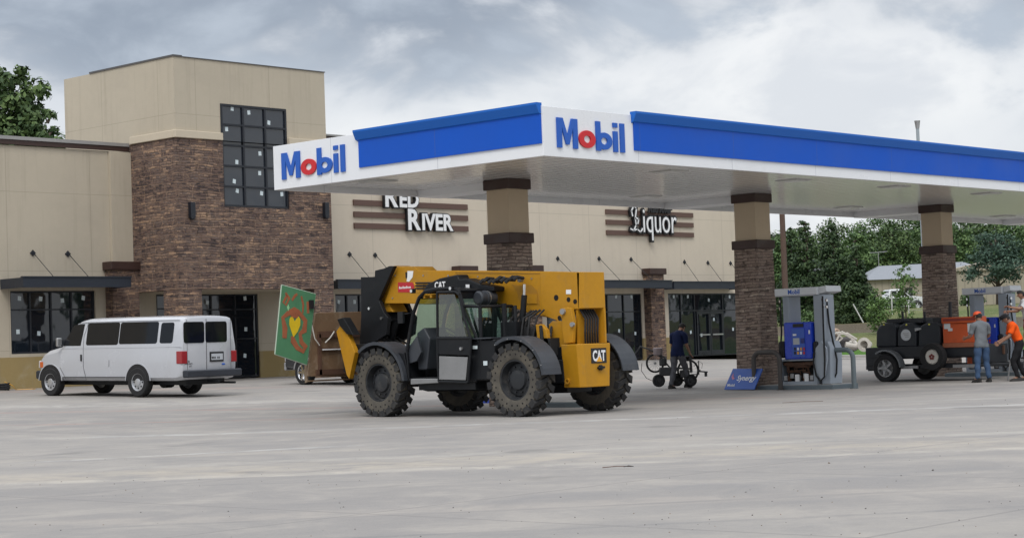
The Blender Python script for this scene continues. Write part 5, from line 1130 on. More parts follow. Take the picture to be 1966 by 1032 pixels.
# spare wheel on the side
sp_ = pB((668, 668))[0]; SR = .36
b = MB(); c = Vector((TXL-.14, sp_[0], sp_[1])); A = Vector((-1, 0, 0)); b.lathe([(.19, .05), (.21, .11), (SR*.93, .11), (SR, .06), (SR, -.07), (SR*.93, -.11), (.19, -.10)], c, A, 32); b.build('spare_tyre', rubber, tr)
b = MB(); b.lathe([(.20, .04), (.195, .075), (.17, .09), (.10, .08), (.001, .08)], c, A, 26); sw = b.build('spare_wheel', mat('wheel_cream', (.55, .52, .47), .5, var=.08), tr)
b = MB()
for k in range(5):
    a = 2*math.pi*k/5+.3; e = Vector((0, math.cos(a), math.sin(a))); b.cyl(c+A*.082+e*.05, c+A*.095+e*.05, .03, n=10)
b.build('wheel_nut', mat('rust_red', (.16, .02, .015), .6), sw)
# tanks
def tank(poly, x0, x1, capz):
    b = MB(); b.prism(pB(*poly), 'x', x0, x1); o = b.build('tank', tankm, tr, bevel=.06, seg=3)
    (y0, z0), (y1, z1) = pB(*capz); b = MB(); b.box(x0+.25, x1-.25, y1, y0, z1, z0); b.build('tank_lid', blk, o, bevel=.02)
    return o
t1 = tank(((160, 597), (162, 470), (185, 420), (230, 398), (300, 398), (322, 425), (322, 597)), TXL+.12, TXL+1.5, ((205, 368), (325, 400)))
t2 = tank(((332, 597), (332, 470), (350, 420), (385, 398), (445, 398), (480, 430), (488, 480), (488, 597)), TXL+.12, TXL+1.5, ((388, 362), (500, 400)))
t3 = tank(((500, 597), (502, 470), (520, 420), (570, 392), (640, 392), (680, 420), (685, 480), (685, 570), (660, 597)), TXL+.12, TXL+1.5, ((575, 358), (660, 395)))
for t_, a in ((t1, (228, 412)), (t2, (410, 412)), (t3, (593, 410))):
    p = pB(a)[0]; b = MB(); b.cyl((TXL+.10, *p), (TXL+.12, *p), .022, n=8); b.build('filler_tag', mat('tag_yellow', (.7, .65, .1), .5) if 'tag_yellow' not in bpy.data.materials else bpy.data.materials['tag_yellow'], t_)
p = pB((406, 495))[0]; b = MB(); b.cyl((TXL+.105, *p), (TXL+.118, *p), .15, n=24); e_ = b.build('round_label', mat('label_white', (.6, .62, .63), .5), t2)
b = MB(); [b.box(TXL+.101, TXL+.104, p[0]-.09, p[0]+.08-.03*k, p[1]+.03-.045*k, p[1]+.05-.045*k) for k in range(3)]; b.build('lettering', steel, e_)
b = MB(); b.prism(pB((478, 440), (530, 438), (530, 450), (480, 466)), 'x', TXL+.1, TXL+.3); b.build('strap', steel, t2)
for a, c_, r_, m in (((318, 366), (315, 308), .035, blk), ((497, 366), (494, 308), .03, blk), ((703, 560), (700, 228), .045, blk)):
    (y, z), (y2, z2_) = pB(a, c_); b = MB(); b.cyl((TXL+.5, y, z-.1), (TXL+.5, y2, z2_), r_, n=10); b.build('exhaust_stack', m, tr)
# orange box
(ya, za_), (yb, zb2) = pB((714, 355), (985, 590))
ob = thing('tool_box', 'orange steel equipment box with paper labels sitting on the black trailer', 'box', (44.3, (ya+onx(1146, 400, TXL).y)/2, zb2), 0)
orange_m = mat('box_orange', (.52, .085, .018), .5, var=.1, dirt=((.18, .06, .03), 3, .52, .75, .5))
ye = onx(1142, 390, TXL).y; x0, x1 = TXL+.02, TXL+.58
b = MB(); b.box(x0, x1, ye, ya, zb2+.12, za_-.16); bo_ = b.build('box_body', orange_m, ob, bevel=.01)
b = MB(); b.box(x0-.03, x1+.03, ye-.03, ya+.02, za_-.158, za_); b.build('lid', orange_m, ob, bevel=.02)
b = MB(); b.box(x0-.05, x1, ye-.02, ya+.0, zb2, zb2+.118); b.build('base_tray', mat('rusty_orange', (.30, .10, .05), .75, var=.2), ob, bevel=.01)
for (a, c) in (((727, 403), (780, 445)), ((760, 440), (797, 462)), ((917, 400), (976, 472)), ((925, 478), (958, 505))):
    (y0, z0), (y1, z1) = pB(a, c); b = MB(); b.box(x0-.006-.001*(a[0] == 760), x0-.001, y1, y0, z1, z0); b.build('paper_label', bpy.data.materials['label_white'] if a[0] != 925 else mat('label_blue', (.3, .35, .5), .5), bo_)
(y0, z0), (y1, z1) = pB((722, 365), (985, 376)); b = MB(); b.box(x0-.034, x0-.031, y1, y0, z1, z0); b.build('handle_bar', mat('dark_red', (.22, .03, .02), .5), bo_)
(y0, z0), (y1, z1) = pB((888, 598), (948, 728)); b = MB(); b.box(TXL+.15, TXL+.45, y1, y0, z1, z0); b.build('orange_post', orange_m, tr, bevel=.01)
for X in (TXL+.3, TXL+1.4):
    b = MB(); b.box(X, X+.05, yr-.05, yr+1.6, zbot+.3, zd-.05); b.build('inner_rail', rust_m, tr)
b = MB(); b.tube([(TXL+.85, yr, zbot+.05), (TXL+.85, yr-1.1, zbot+.05)], .05, 6); b.tube([(TXL+.2, yr, zbot+.05), (TXL+.85, yr-1.0, zbot+.05), (TXL+1.5, yr, zbot+.05)], .04, 6); b.cyl((TXL+.85, yr-.9, .0), (TXL+.85, yr-.9, .75), .035, n=8); b.build('drawbar', blk, tr)

# white pickup beyond the trailer
pickup('white pickup truck standing at the right edge behind the man in the orange shirt', (46.3, 19.2, 0), R(178), mat('white_truck_paint', (.66, .67, .68), .25, coat=.5))

# ================================================================== PEOPLE
skin_m = mat('skin', (.30, .155, .10), .55, var=.06); hair_m = mat('hair', (.012, .010, .009), .8)
def figure(name, label, loc, yaw, J, cols, cap=None, gear=None):
    """J: joints in metres; x right, y forward, z up. Body is one skin-modifier surface; garments are shells over it."""
    root = thing(name, label, 'person', loc, yaw-math.pi/2)
    V, E, Rd, part = [], [], [], []
    def av(p, r, tg, prev=None):
        V.append(Vector(p)); Rd.append(r); part.append(tg)
        if prev is not None: E.append((prev, len(V)-1))
        return len(V)-1
    lerp = lambda a, c, t: Vector(a).lerp(Vector(c), t)
    pel = av(J['pelvis'], (.15, .115), 'hips'); w_ = av(lerp(J['pelvis'], J['chest'], .38), (.135, .105), 'torso', pel); ch = av(J['chest'], (.165, .115), 'torso', w_)
    nb = av(lerp(J['chest'], J['neck'], .62), (.115, .085), 'torso', ch); nk = av(J['neck'], (.055, .055), 'skin', nb)
    hd = Vector(J['head']); nkv = Vector(J['neck']); up = (hd-nkv).normalized()
    h1 = av(nkv+(hd-nkv)*.45, (.062, .066), 'skin', nk); h2 = av(hd, (.080, .096), 'skin', h1); h3 = av(hd+up*.085, (.062, .078), 'skin', h2)
    for s in 'LR':
        hp = av(J['hip'+s], (.095, .10), 'legs', pel); k0 = av(lerp(J['hip'+s], J['knee'+s], .5), (.082, .085), 'legs', hp); kn = av(J['knee'+s], (.060, .062), 'legs', k0)
        cf = av(lerp(J['knee'+s], J['ankle'+s], .35), (.060, .062), 'legs', kn); an = av(J['ankle'+s], (.042, .046), 'legs', cf); av(J['toe'+s], (.042, .03), 'foot', an)
        sh = av(J['sh'+s], (.068, .068), 'torso', nb); m1 = av(lerp(J['sh'+s], J['el'+s], .55), (.052, .052), 'sleeve', sh); el = av(J['el'+s], (.042, .042), 'skin', m1)
        fa = av(lerp(J['el'+s], J['wr'+s], .35), (.042, .040), 'skin', el); wr = av(J['wr'+s], (.028, .026), 'skin', fa)
        d = (Vector(J['wr'+s])-Vector(J['el'+s])).normalized(); av(Vector(J['wr'+s])+d*.075, (.040, .022), 'skin', wr)
    me = bpy.data.meshes.new('b'); me.from_pydata([tuple(v) for v in V], E, []); ob_ = bpy.data.objects.new('b', me); COL.objects.link(ob_)
    md = ob_.modifiers.new('s', 'SKIN'); md.use_smooth_shade = True
    sv = me.skin_vertices[0].data
    for i, r_ in enumerate(Rd): sv[i].radius = r_; sv[i].use_root = (i == 0)
    ss = ob_.modifiers.new('u', 'SUBSURF'); ss.levels = 2; ss.render_levels = 2
    dg = bpy.context.evaluated_depsgraph_get(); dg.update(); ev = ob_.evaluated_get(dg).to_mesh()
    vs = [v.co.copy() for v in ev.vertices]; fs = [tuple(p.vertices) for p in ev.polygons]; nr = [v.normal.copy() for v in ev.vertices]
    bpy.data.objects.remove(ob_); 
    def label_face(c):
        best, bt = 1e9, None
        for a, e in E:
            A_, B_ = V[a], V[e]; ab = B_-A_; t_ = max(0, min(1, (c-A_).dot(ab)/max(1e-9, ab.dot(ab)))); r_ = (max(Rd[a])*(1-t_)+max(Rd[e])*t_)
            d_ = (c-(A_+ab*t_)).length-r_*.8
            if d_ < best: best = d_; bt = (part[a] if t_ < .5 else part[e], part[e], t_)
        return bt[0] if bt[1] != 'foot' else 'foot'
    lab = [label_face(sum((vs[i] for i in f), Vector())/len(f)) for f in fs]
    lab = [('hips' if sum(vs[i].z for i in f)/len(f) > J['pelvis'][2]-.09 else 'legs') if l in ('legs', 'hips') else l for f, l in zip(fs, lab)]
    b = MB(); b.add(vs, fs, 0, None, True)
    # nose, ears, fingers belong to the body
    fwd_ = Vector(J.get('face', (0, 1, 0))).normalized(); rt = fwd_.cross(up).normalized()
    b.ell(hd+fwd_*.098-up*.01, (.013, .016, .02), 8, 6)
    for s_ in (-1, 1): b.ell(hd+rt*s_*.082-up*.01, (.012, .02, .03), 8, 6)
    for s in 'LR':
        wv = Vector(J['wr'+s]); d = (wv-Vector(J['el'+s])).normalized(); pc = wv+d*.085
        side = d.cross(fwd_); side = side.normalized() if side.length > .1 else d.cross(Vector((1, 0, 0))).normalized(); curl = side.cross(d).normalized()
        if curl.dot(fwd_) < 0: curl = -curl
        for i, ln in enumerate((.066, .078, .072, .056)):
            o_ = pc+side*(.030-.02*i); b.tube([o_, o_+d*ln*.45+curl*.008, o_+d*ln*.8+curl*.024, o_+d*ln*.9+curl*.042], [.0095, .009, .008, .006], 6)
        tb_ = wv+d*.035+side*.034; b.tube([tb_, tb_+side*.022+d*.02+curl*.01, tb_+side*.026+d*.052+curl*.02], [.011, .010, .007], 6)
    body_ = b.build('body', skin_m, root, local=True, ang=80)
    def garment(nm, tags, off, m, expand=1):
        use = [f for f, l in zip(fs, lab) if l in tags]; ids = sorted({i for f in use for i in f}); mp = {v: i for i, v in enumerate(ids)}
        g = MB(); g.add([vs[i]+nr[i]*(off+.006*math.sin(vs[i].z*31+vs[i].x*17)) for i in ids], [tuple(mp[i] for i in f) for f in use], 0, None, True)
        o = g.build(nm, m, root, local=True, ang=80, fix=False); sd2 = o.modifiers.new('cloth', 'SOLIDIFY'); sd2.thickness = .008; sd2.offset = -1; return o
    garment('shirt', ('torso', 'sleeve', 'hips') if cols.get('long_shirt') else ('torso', 'sleeve'), .020, cols['shirt'])
    garment('trousers', ('legs', 'hips'), .016, cols['trousers'])
    for s in 'LR':
        an, to = Vector(J['ankle'+s]), Vector(J['toe'+s]); f_ = (to-an); f_.z = min(f_.z, 0); dr_ = Vector((f_.x, f_.y, 0)).normalized() if Vector((f_.x, f_.y, 0)).length > .01 else Vector((0, 1, 0)); sdv = Vector((dr_.y, -dr_.x, 0))
        g = MB(); rings = []
        for t_, w2, h2_ in ((-.09, .035, .09), (-.04, .045, .11), (.05, .047, .10), (.12, .05, .07), (.18, .042, .05), (.205, .02, .03)):
            zb0 = (an.z-.09) + (to.z-.035-(an.z-.09))*max(0, (t_)/.2); c0 = Vector((an.x, an.y, 0))+dr_*t_
            rings.append([c0-sdv*w2+Vector((0, 0, zb0)), c0+sdv*w2+Vector((0, 0, zb0)), c0+sdv*w2*.9+Vector((0, 0, zb0+h2_*.6)), c0+sdv*w2*.4+Vector((0, 0, zb0+h2_)), c0-sdv*w2*.4+Vector((0, 0, zb0+h2_)), c0-sdv*w2*.9+Vector((0, 0, zb0+h2_*.6))])
        g.loft(rings, 0, None, True); g.build('shoe', cols['shoe'], root, local=True, ang=60)
    # hair: a shell over the back and top of the head; cap over it
    Mh = Matrix((( rt.x, fwd_.x, up.x, hd.x), (rt.y, fwd_.y, up.y, hd.y), (rt.z, fwd_.z, up.z, hd.z), (0, 0, 0, 1)))
    g = MB(); g.ell((0, -.014, .018), (.090, .100, .108), 16, 10, 0, Mh); keep = []
    inv = Mh.inverted()
    for f in g.f:
        c = sum((inv @ g.v[i] for i in f), Vector())/len(f)
        if c.z > .045 or (c.y < .0 and c.z > -.055): keep.append(f)
    g.f = keep; g.m = g.m[:len(keep)]; g.sm = g.sm[:len(keep)]; g.build('hair', hair_m, root, local=True)
    if cap:
        g = MB(); g.lathe([(.103, .035), (.104, .06), (.095, .10), (.06, .128), (.001, .134)], (0, 0, 0), (0, 0, 1), 20, 0, True, Mh)
        g.slab([Mh @ Vector(p) for p in ((-.075, .07, .045), (-.06, .15, .035), (0, .175, .032), (.06, .15, .035), (.075, .07, .045))], up*.008); g.build('cap', cap, root, local=True)
    return root
cloth = lambda n, c: mat(n, c, .9, spec=.15, var=.16, vscale=7, bump=.4, bscale=14)
navy_c = cloth('navy_cloth', (.012, .018, .055)); greyt = cloth('grey_trousers', (.10, .10, .11)); grey_s = cloth('grey_shirt', (.17, .185, .20)); jeans = cloth('blue_jeans', (.055, .095, .175))
orange_c = cloth('orange_cloth', (.80, .10, .012)); black_c = cloth('black_cloth', (.018, .018, .02)); white_c = cloth('white_cloth', (.6, .61, .62)); red_c = cloth('red_cloth', (.42, .02, .04)); boot = mat('boot', (.02, .018, .017), .7)
# walking man, right leg leading, left arm pushing the machine
J1 = dict(pelvis=(0, 0, .93), chest=(.01, .07, 1.26), neck=(.01, .15, 1.46), head=(.02, .25, 1.57), face=(.1, .8, -.6), hipL=(-.095, 0, .90), kneeL=(-.10, -.02, .50), ankleL=(-.10, -.20, .10), toeL=(-.10, -.05, .04),
          hipR=(.095, 0, .90), kneeR=(.10, .22, .52), ankleR=(.11, .24, .11), toeR=(.12, .38, .04), shL=(-.185, .09, 1.39), elL=(-.24, .14, 1.12), wrL=(-.20, .34, .99), shR=(.185, .09, 1.39), elR=(.225, .12, 1.10), wrR=(.20, .30, .90))
g1 = onz(795, 451.5, gz(43.5, 33.8)); figure('person', 'man in navy t-shirt and grey trousers walking with his head bowed beside the wheeled machine', (g1.x, g1.y, gz(g1.x, g1.y)), R(5), J1, dict(shirt=navy_c, trousers=greyt, shoe=boot, long_shirt=1))
J2 = dict(pelvis=(0, 0, .95), chest=(.0, .03, 1.27), neck=(.0, .06, 1.48), head=(.0, .11, 1.61), face=(-.2, .95, -.3), hipL=(-.10, 0, .92), kneeL=(-.13, .02, .50), ankleL=(-.15, 0, .10), toeL=(-.18, .14, .04),
          hipR=(.10, 0, .92), kneeR=(.13, .03, .50), ankleR=(.16, -.02, .10), toeR=(.20, .12, .04), shL=(-.19, .03, 1.41), elL=(-.25, .10, 1.14), wrL=(-.20, .36, 1.10), shR=(.19, .03, 1.41), elR=(.26, .06, 1.13), wrR=(.18, .30, 1.06))
g2 = onz(1152.5, 447.5, 0); figure('person', 'man in grey shirt, blue jeans and orange cap at the orange box', (g2.x, g2.y, 0), R(62), J2, dict(shirt=grey_s, trousers=jeans, shoe=boot, long_shirt=1), cap=mat('orange_cap', (.75, .10, .03), .7))
J3 = dict(pelvis=(0, -.06, .93), chest=(.0, .06, 1.23), neck=(.0, .15, 1.42), head=(.0, .25, 1.53), face=(0, .85, -.5), hipL=(-.10, -.06, .90), kneeL=(-.12, .14, .50), ankleL=(-.13, .04, .10), toeL=(-.14, .18, .04),
          hipR=(.10, -.06, .90), kneeR=(.12, .0, .50), ankleR=(.13, -.20, .10), toeR=(.13, -.06, .04), shL=(-.19, .11, 1.36), elL=(-.25, .22, 1.11), wrL=(-.20, .42, .97), shR=(.19, .11, 1.36), elR=(.26, .18, 1.10), wrR=(.20, .38, 1.0))
g3 = onz(1194, 446, 0); figure('person', 'man in bright orange shirt and black cap leaning over the end of the black trailer', (g3.x, g3.y, 0), R(128), J3, dict(shirt=orange_c, trousers=black_c, shoe=boot), cap=black_c)
J4 = dict(pelvis=(0, 0, .95), chest=(.0, .05, 1.27), neck=(.0, .10, 1.48), head=(.0, .16, 1.60), face=(0, 1, -.2), hipL=(-.10, 0, .92), kneeL=(-.11, .04, .50), ankleL=(-.12, 0, .10), toeL=(-.13, .14, .04),
          hipR=(.10, 0, .92), kneeR=(.11, .04, .50), ankleR=(.12, 0, .10), toeR=(.13, .14, .04), shL=(-.19, .05, 1.41), elL=(-.28, .25, 1.25), wrL=(-.22, .48, 1.30), shR=(.19, .05, 1.41), elR=(.27, .2, 1.2), wrR=(.2, .42, 1.2))
g4 = ond(1208, 430, 47.2); figure('person', 'person in white top and red trousers standing high at the right edge', (g4.x, g4.y, .52), R(130), J4, dict(shirt=white_c, trousers=red_c, shoe=boot))
pl_t = thing('step_platform', 'low grey metal work platform under the person in the white top', 'platform', (g4.x, g4.y, 0))
b = MB(); b.box(g4.x-.4, g4.x+.4, g4.y-.4, g4.y+.4, .47, .51); b.build('deck', steel, pl_t)
for sx_ in (-1, 1):
    for sy_ in (-1, 1): b = MB(); b.tube([(g4.x+sx_*.36, g4.y+sy_*.36, .47), (g4.x+sx_*.42, g4.y+sy_*.42, 0)], .02, 6); b.build('leg', steel, pl_t)

# ================================================================== WHEELED LINE-MARKING MACHINE
GS = onz(797, 451.5, .14)+Vector((.735, .678, 0))*.8; GS.z = gz(GS.x, GS.y)
ls_ = thing('line_striper', 'walk-behind paint striping machine with bare wheels, hoses and a tall post beside the walking man', 'machine', tuple(GS), math.atan2(-.735, .678))
u = lambda px, py, y=0.: ((px-797)/40.2, y, max(0, (452-py)/40.2))
mk = mat('machine_dark', (.03, .03, .032), .5, var=.3); 
def wheel_thin(px, py, r_, y=0., w2=.03, spk=True, nm='wheel'):
    c = Vector(u(px, py, y)); c.z = max(c.z, r_); b = MB(); A = Vector((.25, -1, 0)).normalized()
    b.lathe([(r_-.05, 0), (r_-.045, w2), (r_-.01, w2), (r_, w2*.5), (r_, -w2*.5), (r_-.01, -w2), (r_-.045, -w2), (r_-.05, 0)], c, A, 26); o = b.build(nm, rubber, ls_, local=True)
    b = MB(); b.lathe([(.03, -w2), (.03, w2), (.001, w2)], c, A, 10)
    if not spk: b.lathe([(r_-.05, w2*.5), (r_*.45, w2*.1), (.001, w2*.3)], c, A, 20); b.lathe([(r_-.05, -w2*.5), (r_*.45, -w2*.1), (.001, -w2*.3)], c, A, 20)
    e1 = Vector((0, 0, 1)); e2 = A.cross(e1)
    for k in range(14 if spk else 0):
        a = 2*math.pi*k/(14 if spk else 5); b.tube([c, c+(e1*math.cos(a)+e2*math.sin(a))*(r_-.04)], .004 if spk else .03, 5)
    b.build('spokes', steel if spk else mk, o, local=True); return o
wheel_thin(775, 425, .25, .12, .025); wheel_thin(777.5, 443, .165, -.1, .06, False); wheel_thin(797, 443, .17, .15, .06, False); wheel_thin(809, 434, .30, .1, .025); wheel_thin(811, 444, .16, -.05, .05, False)
b = MB(); b.tube([u(758, 409), u(754, 415), u(760, 407), u(768, 410), u(776, 414), u(786, 420)], .02, 6); b.tube([u(776, 413), u(790, 430), u(812, 432)], .022, 6); b.tube([u(812, 436), u(811, 407)], .035, 6); b.tube([u(811, 407.5), u(801, 407.5)], .018, 6)
b.tube([u(812, 438), u(820, 438), u(820, 434), u(820, 424)], .014, 6); b.tube([u(820, 435), u(829, 436)], .018, 6); b.build('frame', mk, ls_, local=True)
b = MB(); b.cbox(u(827, 438), (.07, .06, .13)); b.cbox(u(820, 434.5), (.08, .08, .06)); b.build('pointer', mk, ls_, local=True, bevel=.01)
b = MB(); b.tube([u(761, 424), u(760, 432), u(765, 440), u(771, 443)], .008, 5); b.build('cable', rubber, ls_, local=True); b = MB(); b.tube([u(815, 430), u(820, 424), u(824, 427), u(823, 432)], .006, 5); b.build('cable', rubber, ls_, local=True)
b = MB(); b.cbox(u(786, 434), (.36, .3, .22)); b.cyl(u(783, 428), u(783, 420), .1, n=14); b.cbox(u(805, 437), (.25, .2, .2)); b.build('engine', mk, ls_, local=True, bevel=.03)
b = MB(); b.lathe([(.08, 0), (.12, .02), (.13, .18), (.09, .2), (.001, .2)], u(778, 417), (0, 0, 1), 14); b.build('paint_hopper', mat('hopper_grey', (.25, .2, .2), .6, var=.2), ls_, local=True)
# ================================================================== TREES AND BACKGROUND
def leaf_mat(name, dark, light, hue=.5):
    m = mat(name, dark, .62, spec=.25); t, b = nodes(m); tc = N(t, 'ShaderNodeTexCoord'); gm = N(t, 'ShaderNodeNewGeometry')
    n = NOI(t, tc.outputs['Object'], .55, 4, .6); k = M_(t, 'ADD', M_(t, 'MULTIPLY', n, .55), M_(t, 'MULTIPLY', gm.outputs['Random Per Island'], .38))
    L(t, MIX(t, MR(t, k, .3, .8), dark, light), b.inputs['Base Color'])
    b.inputs['Transmission Weight'].default_value = 0
    b.inputs['Subsurface Weight'].default_value = 0
    return m
lf_oak = leaf_mat('leaves_oak', (.032, .062, .02), (.135, .20, .065)); lf_cedar = leaf_mat('needles_cedar', (.024, .048, .020), (.085, .13, .05))
lf_blue = leaf_mat('needles_bluish', (.035, .07, .05), (.10, .16, .11)); lf_mid = leaf_mat('leaves_mid', (.042, .085, .028), (.155, .235, .08)); lf_pale = leaf_mat('leaves_pale', (.07, .13, .035), (.16, .25, .08))
bark = mat('bark', (.075, .055, .042), .95, var=.3, bump=.6, bscale=8)
def tree(name, label, loc, H, Wd, m, seed, leaves=5000, ls=.28, trunk=.25, shape='round', base=.18, group=None, clumps=26, gap=.6, cs=1.):
    rd = random.Random(seed); root = thing(name, label, 'tree' if name != 'shrub' else 'shrub', loc, rd.uniform(0, 6), group)
    b = MB(); top = Vector((rd.uniform(-.05, .05)*H, rd.uniform(-.05, .05)*H, H*.8))
    b.tube([Vector((0, 0, -.3)), Vector((0, 0, H*.12)), Vector((top.x*.4, top.y*.4, H*.4)), top], [trunk*1.25, trunk, trunk*.6, trunk*.12], 8)
    cl = []
    for i in range(clumps):
        t_ = (i+.5)/clumps; a = i*2.4+rd.uniform(-.4, .4); z = H*(base+(1-base)*(t_*.93+rd.uniform(0, .05)))
        if shape == 'round':
            f = (z/H-base)/(1-base); rad = Wd/2*math.sin(math.pi*min(.97, max(.10, f*.82+.13)))**.7
        elif shape == 'cone':
            f = (z/H-base)/(1-base); rad = Wd/2*min(1, (1-f)*1.35)**.9*(.75+.5*rd.random())
        elif shape == 'open':
            f = (z/H-base)/(1-base); rad = Wd/2*rd.uniform(.45, 1.25)*(.6+.4*math.sin(math.pi*min(1, f+.15)))
        else:
            f = (z/H-base)/(1-base); rad = Wd/2*(.55+.45*math.sin(math.pi*f))
        rr_ = rad*rd.uniform(.35, 1.0)**.6*.72; cr = max(Wd*.10, rad*rd.uniform(.38, .56)) if shape != 'cone' else max(Wd*.06, rad*.38)
        c = Vector((rr_*math.cos(a), rr_*math.sin(a), z)); cl.append((c, cr*cs*rd.uniform(.75, 1.25)))
        zs = max(H*.1, z-rr_*.6); s_ = Vector((top.x*zs/H*.7, top.y*zs/H*.7, zs))
        if i % 2 == 0: b.tube([s_, s_.lerp(c, .55)+Vector((0, 0, rr_*.1)), c], [trunk*.38, trunk*.22, trunk*.06], 5)
    b.build('trunk', bark, root, local=True)
    g = MB(); vs = []; fs = []; tot = sum(r_**2 for _, r_ in cl)
    for c, r_ in cl:
        n = int(leaves*r_**2/tot)
        for _ in range(n):
            d = Vector((rd.gauss(0, 1), rd.gauss(0, 1), rd.gauss(0, .8))).normalized(); q = r_*(rd.random()**.33)*(1+.25*rd.gauss(0, 1)*gap)
            p = c+Vector((d.x*q, d.y*q, d.z*q*.78)); nrm_ = (d+Vector((rd.gauss(0, .6), rd.gauss(0, .6), rd.gauss(0, .6)+.5))).normalized()
            e = nrm_.orthogonal().normalized(); e = Matrix.Rotation(rd.uniform(0, 6.28), 3, nrm_) @ e; f_ = nrm_.cross(e); s = ls*rd.uniform(.55, 1.25)
            k = len(vs); vs += [p-e*s*.5, p+f_*s*.28, p+e*s*.55, p-f_*s*.28]; fs.append((k, k+1, k+2, k+3))
    g.add(vs, fs); g.build('crown', m, root, local=True, fix=False)
    return root
def at(px, base_py, dep, z=None):
    p = ond(px, base_py, dep); return (p.x, p.y, gz(p.x, p.y) if z is None else z)
# top pixel -> height
def htop(px, top, dep, z0): return ond(px, top, dep).z - z0
def put(name, label, px, top, dep, wpx, m, seed, **kw):
    p = at(px, 380, dep); H = htop(px, top, dep, p[2])*1.0; return tree(name, label, p, H, wpx*dep/FPX, m, seed, **kw)
put('oak_tree', 'large dark leafy tree rising behind the left wing of the store', 22, 66, 92, 150, lf_oak, 3, leaves=26000, ls=.34, trunk=.4, base=.2, clumps=60, cs=.85)
put('oak_tree', 'lower leafy tree top between the big dark tree and the stone tower wall', 58, 108, 90, 90, lf_oak, 33, leaves=9000, ls=.30, trunk=.25, base=.1, clumps=34, cs=.85)
put('oak_tree', 'leafy tree cut off by the left picture edge behind the store roof', -75, 92, 96, 120, lf_oak, 4, leaves=6000, ls=.32, trunk=.35, clumps=26)
put('conifer_tree', 'tip of a narrow conifer peeping over the left end of the blue canopy band', 419, 151, 125, 30, lf_cedar, 5, leaves=3500, ls=.25, shape='cone', base=.3, clumps=30)
for w_, px_, tp_, dp_, wd_, sd_ in (('tallest dark cedar with a needle thin tip right of the brown utility pole', 947, 250, 108, 62, 6), ('wide dark cedar in the middle of the clump behind the first dispenser', 980, 258, 110, 74, 16), ('lower dark cedar at the right end of the cedar clump', 1006, 284, 106, 50, 17), ('dark cedar partly behind the brown utility pole', 930, 262, 111, 44, 18)):
    put('cedar_tree', w_, px_, tp_, dp_, wd_, lf_cedar, sd_, leaves=13000, ls=.20, trunk=.16, shape='cone', base=-.02, clumps=60, gap=1.0, group='cedars in front of the back tree row')
put('leafy_tree', 'lighter green tree beside the brown utility pole', 912, 276, 118, 50, lf_mid, 7, leaves=6000, ls=.22, base=.05, clumps=24)
BT = [(935, 276, 205, 80), (985, 268, 215, 90), (1030, 262, 210, 95), (1065, 262, 222, 90), (1100, 258, 205, 95), (1140, 262, 215, 100), (1180, 258, 208, 100), (1215, 262, 216, 90), (1005, 285, 180, 70), (1050, 272, 190, 80), (1125, 275, 192, 80), (1165, 270, 196, 90), (1200, 272, 188, 90), (900, 282, 210, 80), (1255, 262, 212, 90), (1295, 265, 206, 90)]
words = ['leftmost back-row tree seen between column and utility pole', 'back-row tree above the big cedar', 'back-row tree with rounded top above the antenna', 'back-row tree left of the right stone column', 'tall back-row tree hidden partly by the right stone column',
 'back-row tree just right of the right stone column', 'back-row tree above the bluish pine', 'back-row tree at the right picture edge', 'lower bushy tree beside the pale metal building', 'dark tree behind the rooftop antenna', 'dark tree behind the right stone column', 'dark tree behind the bluish pine', 'dense tree low at the right picture edge', 'far tree mostly hidden by the middle stone column', 'far tree just beyond the right picture edge', 'outer far tree beyond the right picture edge']
ptree = None
for i, (px, top, dep, wp) in enumerate(BT):
    put('leafy_tree', words[i], px, top-14, dep, wp, (lf_mid, lf_oak)[i % 2], 20+i, leaves=12000, ls=.34, trunk=.25, base=.0, clumps=30, group='trees along the back of the field', cs=.9)
put('pine_tree', 'open bluish green pine with forked trunk at the right picture edge', 1172, 272, 118, 96, lf_blue, 9, leaves=6500, ls=.19, trunk=.17, base=.34, clumps=64, gap=1.0, cs=.5, shape='open')
put('young_tree', 'thin pale green sapling between the cedar and the right stone column', 1062, 305, 92, 34, lf_pale, 10, leaves=1500, ls=.13, trunk=.05, shape='tall', base=.18, clumps=22, gap=1.)
put('shrub', 'pale green bush left of the sapling near the wire fence', 1030, 335, 96, 34, lf_pale, 11, leaves=1500, ls=.14, trunk=.04, base=.05, clumps=16, gap=.9)
put('shrub', 'small dark green bush behind the first fuel dispenser', 945, 360, 96, 30, lf_mid, 12, leaves=1500, ls=.13, trunk=.04, base=.0, clumps=14)
put('shrub', 'low green bush beside the pale metal building wall', 1048, 350, 128, 44, lf_mid, 13, leaves=1600, ls=.18, trunk=.04, base=.0, clumps=14)
put('shrub', 'rounded bush right of the right stone column', 1140, 345, 122, 34, lf_mid, 14, leaves=1500, ls=.18, trunk=.04, base=.0, clumps=14)
proto_t = [o for o in COL.objects if o.name.startswith('leafy_tree')][:3]
for i, (x, y, s_) in enumerate(((150, -70, 1.1), (158, -42, 1.3), (150, -12, 1.0), (170, 10, 1.3), (140, -100, 1.2), (128, -128, 1.3), (176, -60, 1.4))):  # unseen trees, added so the storefront glass has something to reflect
    r_ = copy_tree(proto_t[i % 3]); r_.location = (x, y, gz(x, y)); r_.rotation_euler.z = i*1.3; r_.scale = (s_, s_, s_)
    r_['label'] = 'unseen leafy tree added for the storefront glass to mirror'; r_['group'] = 'unseen trees added for reflections'
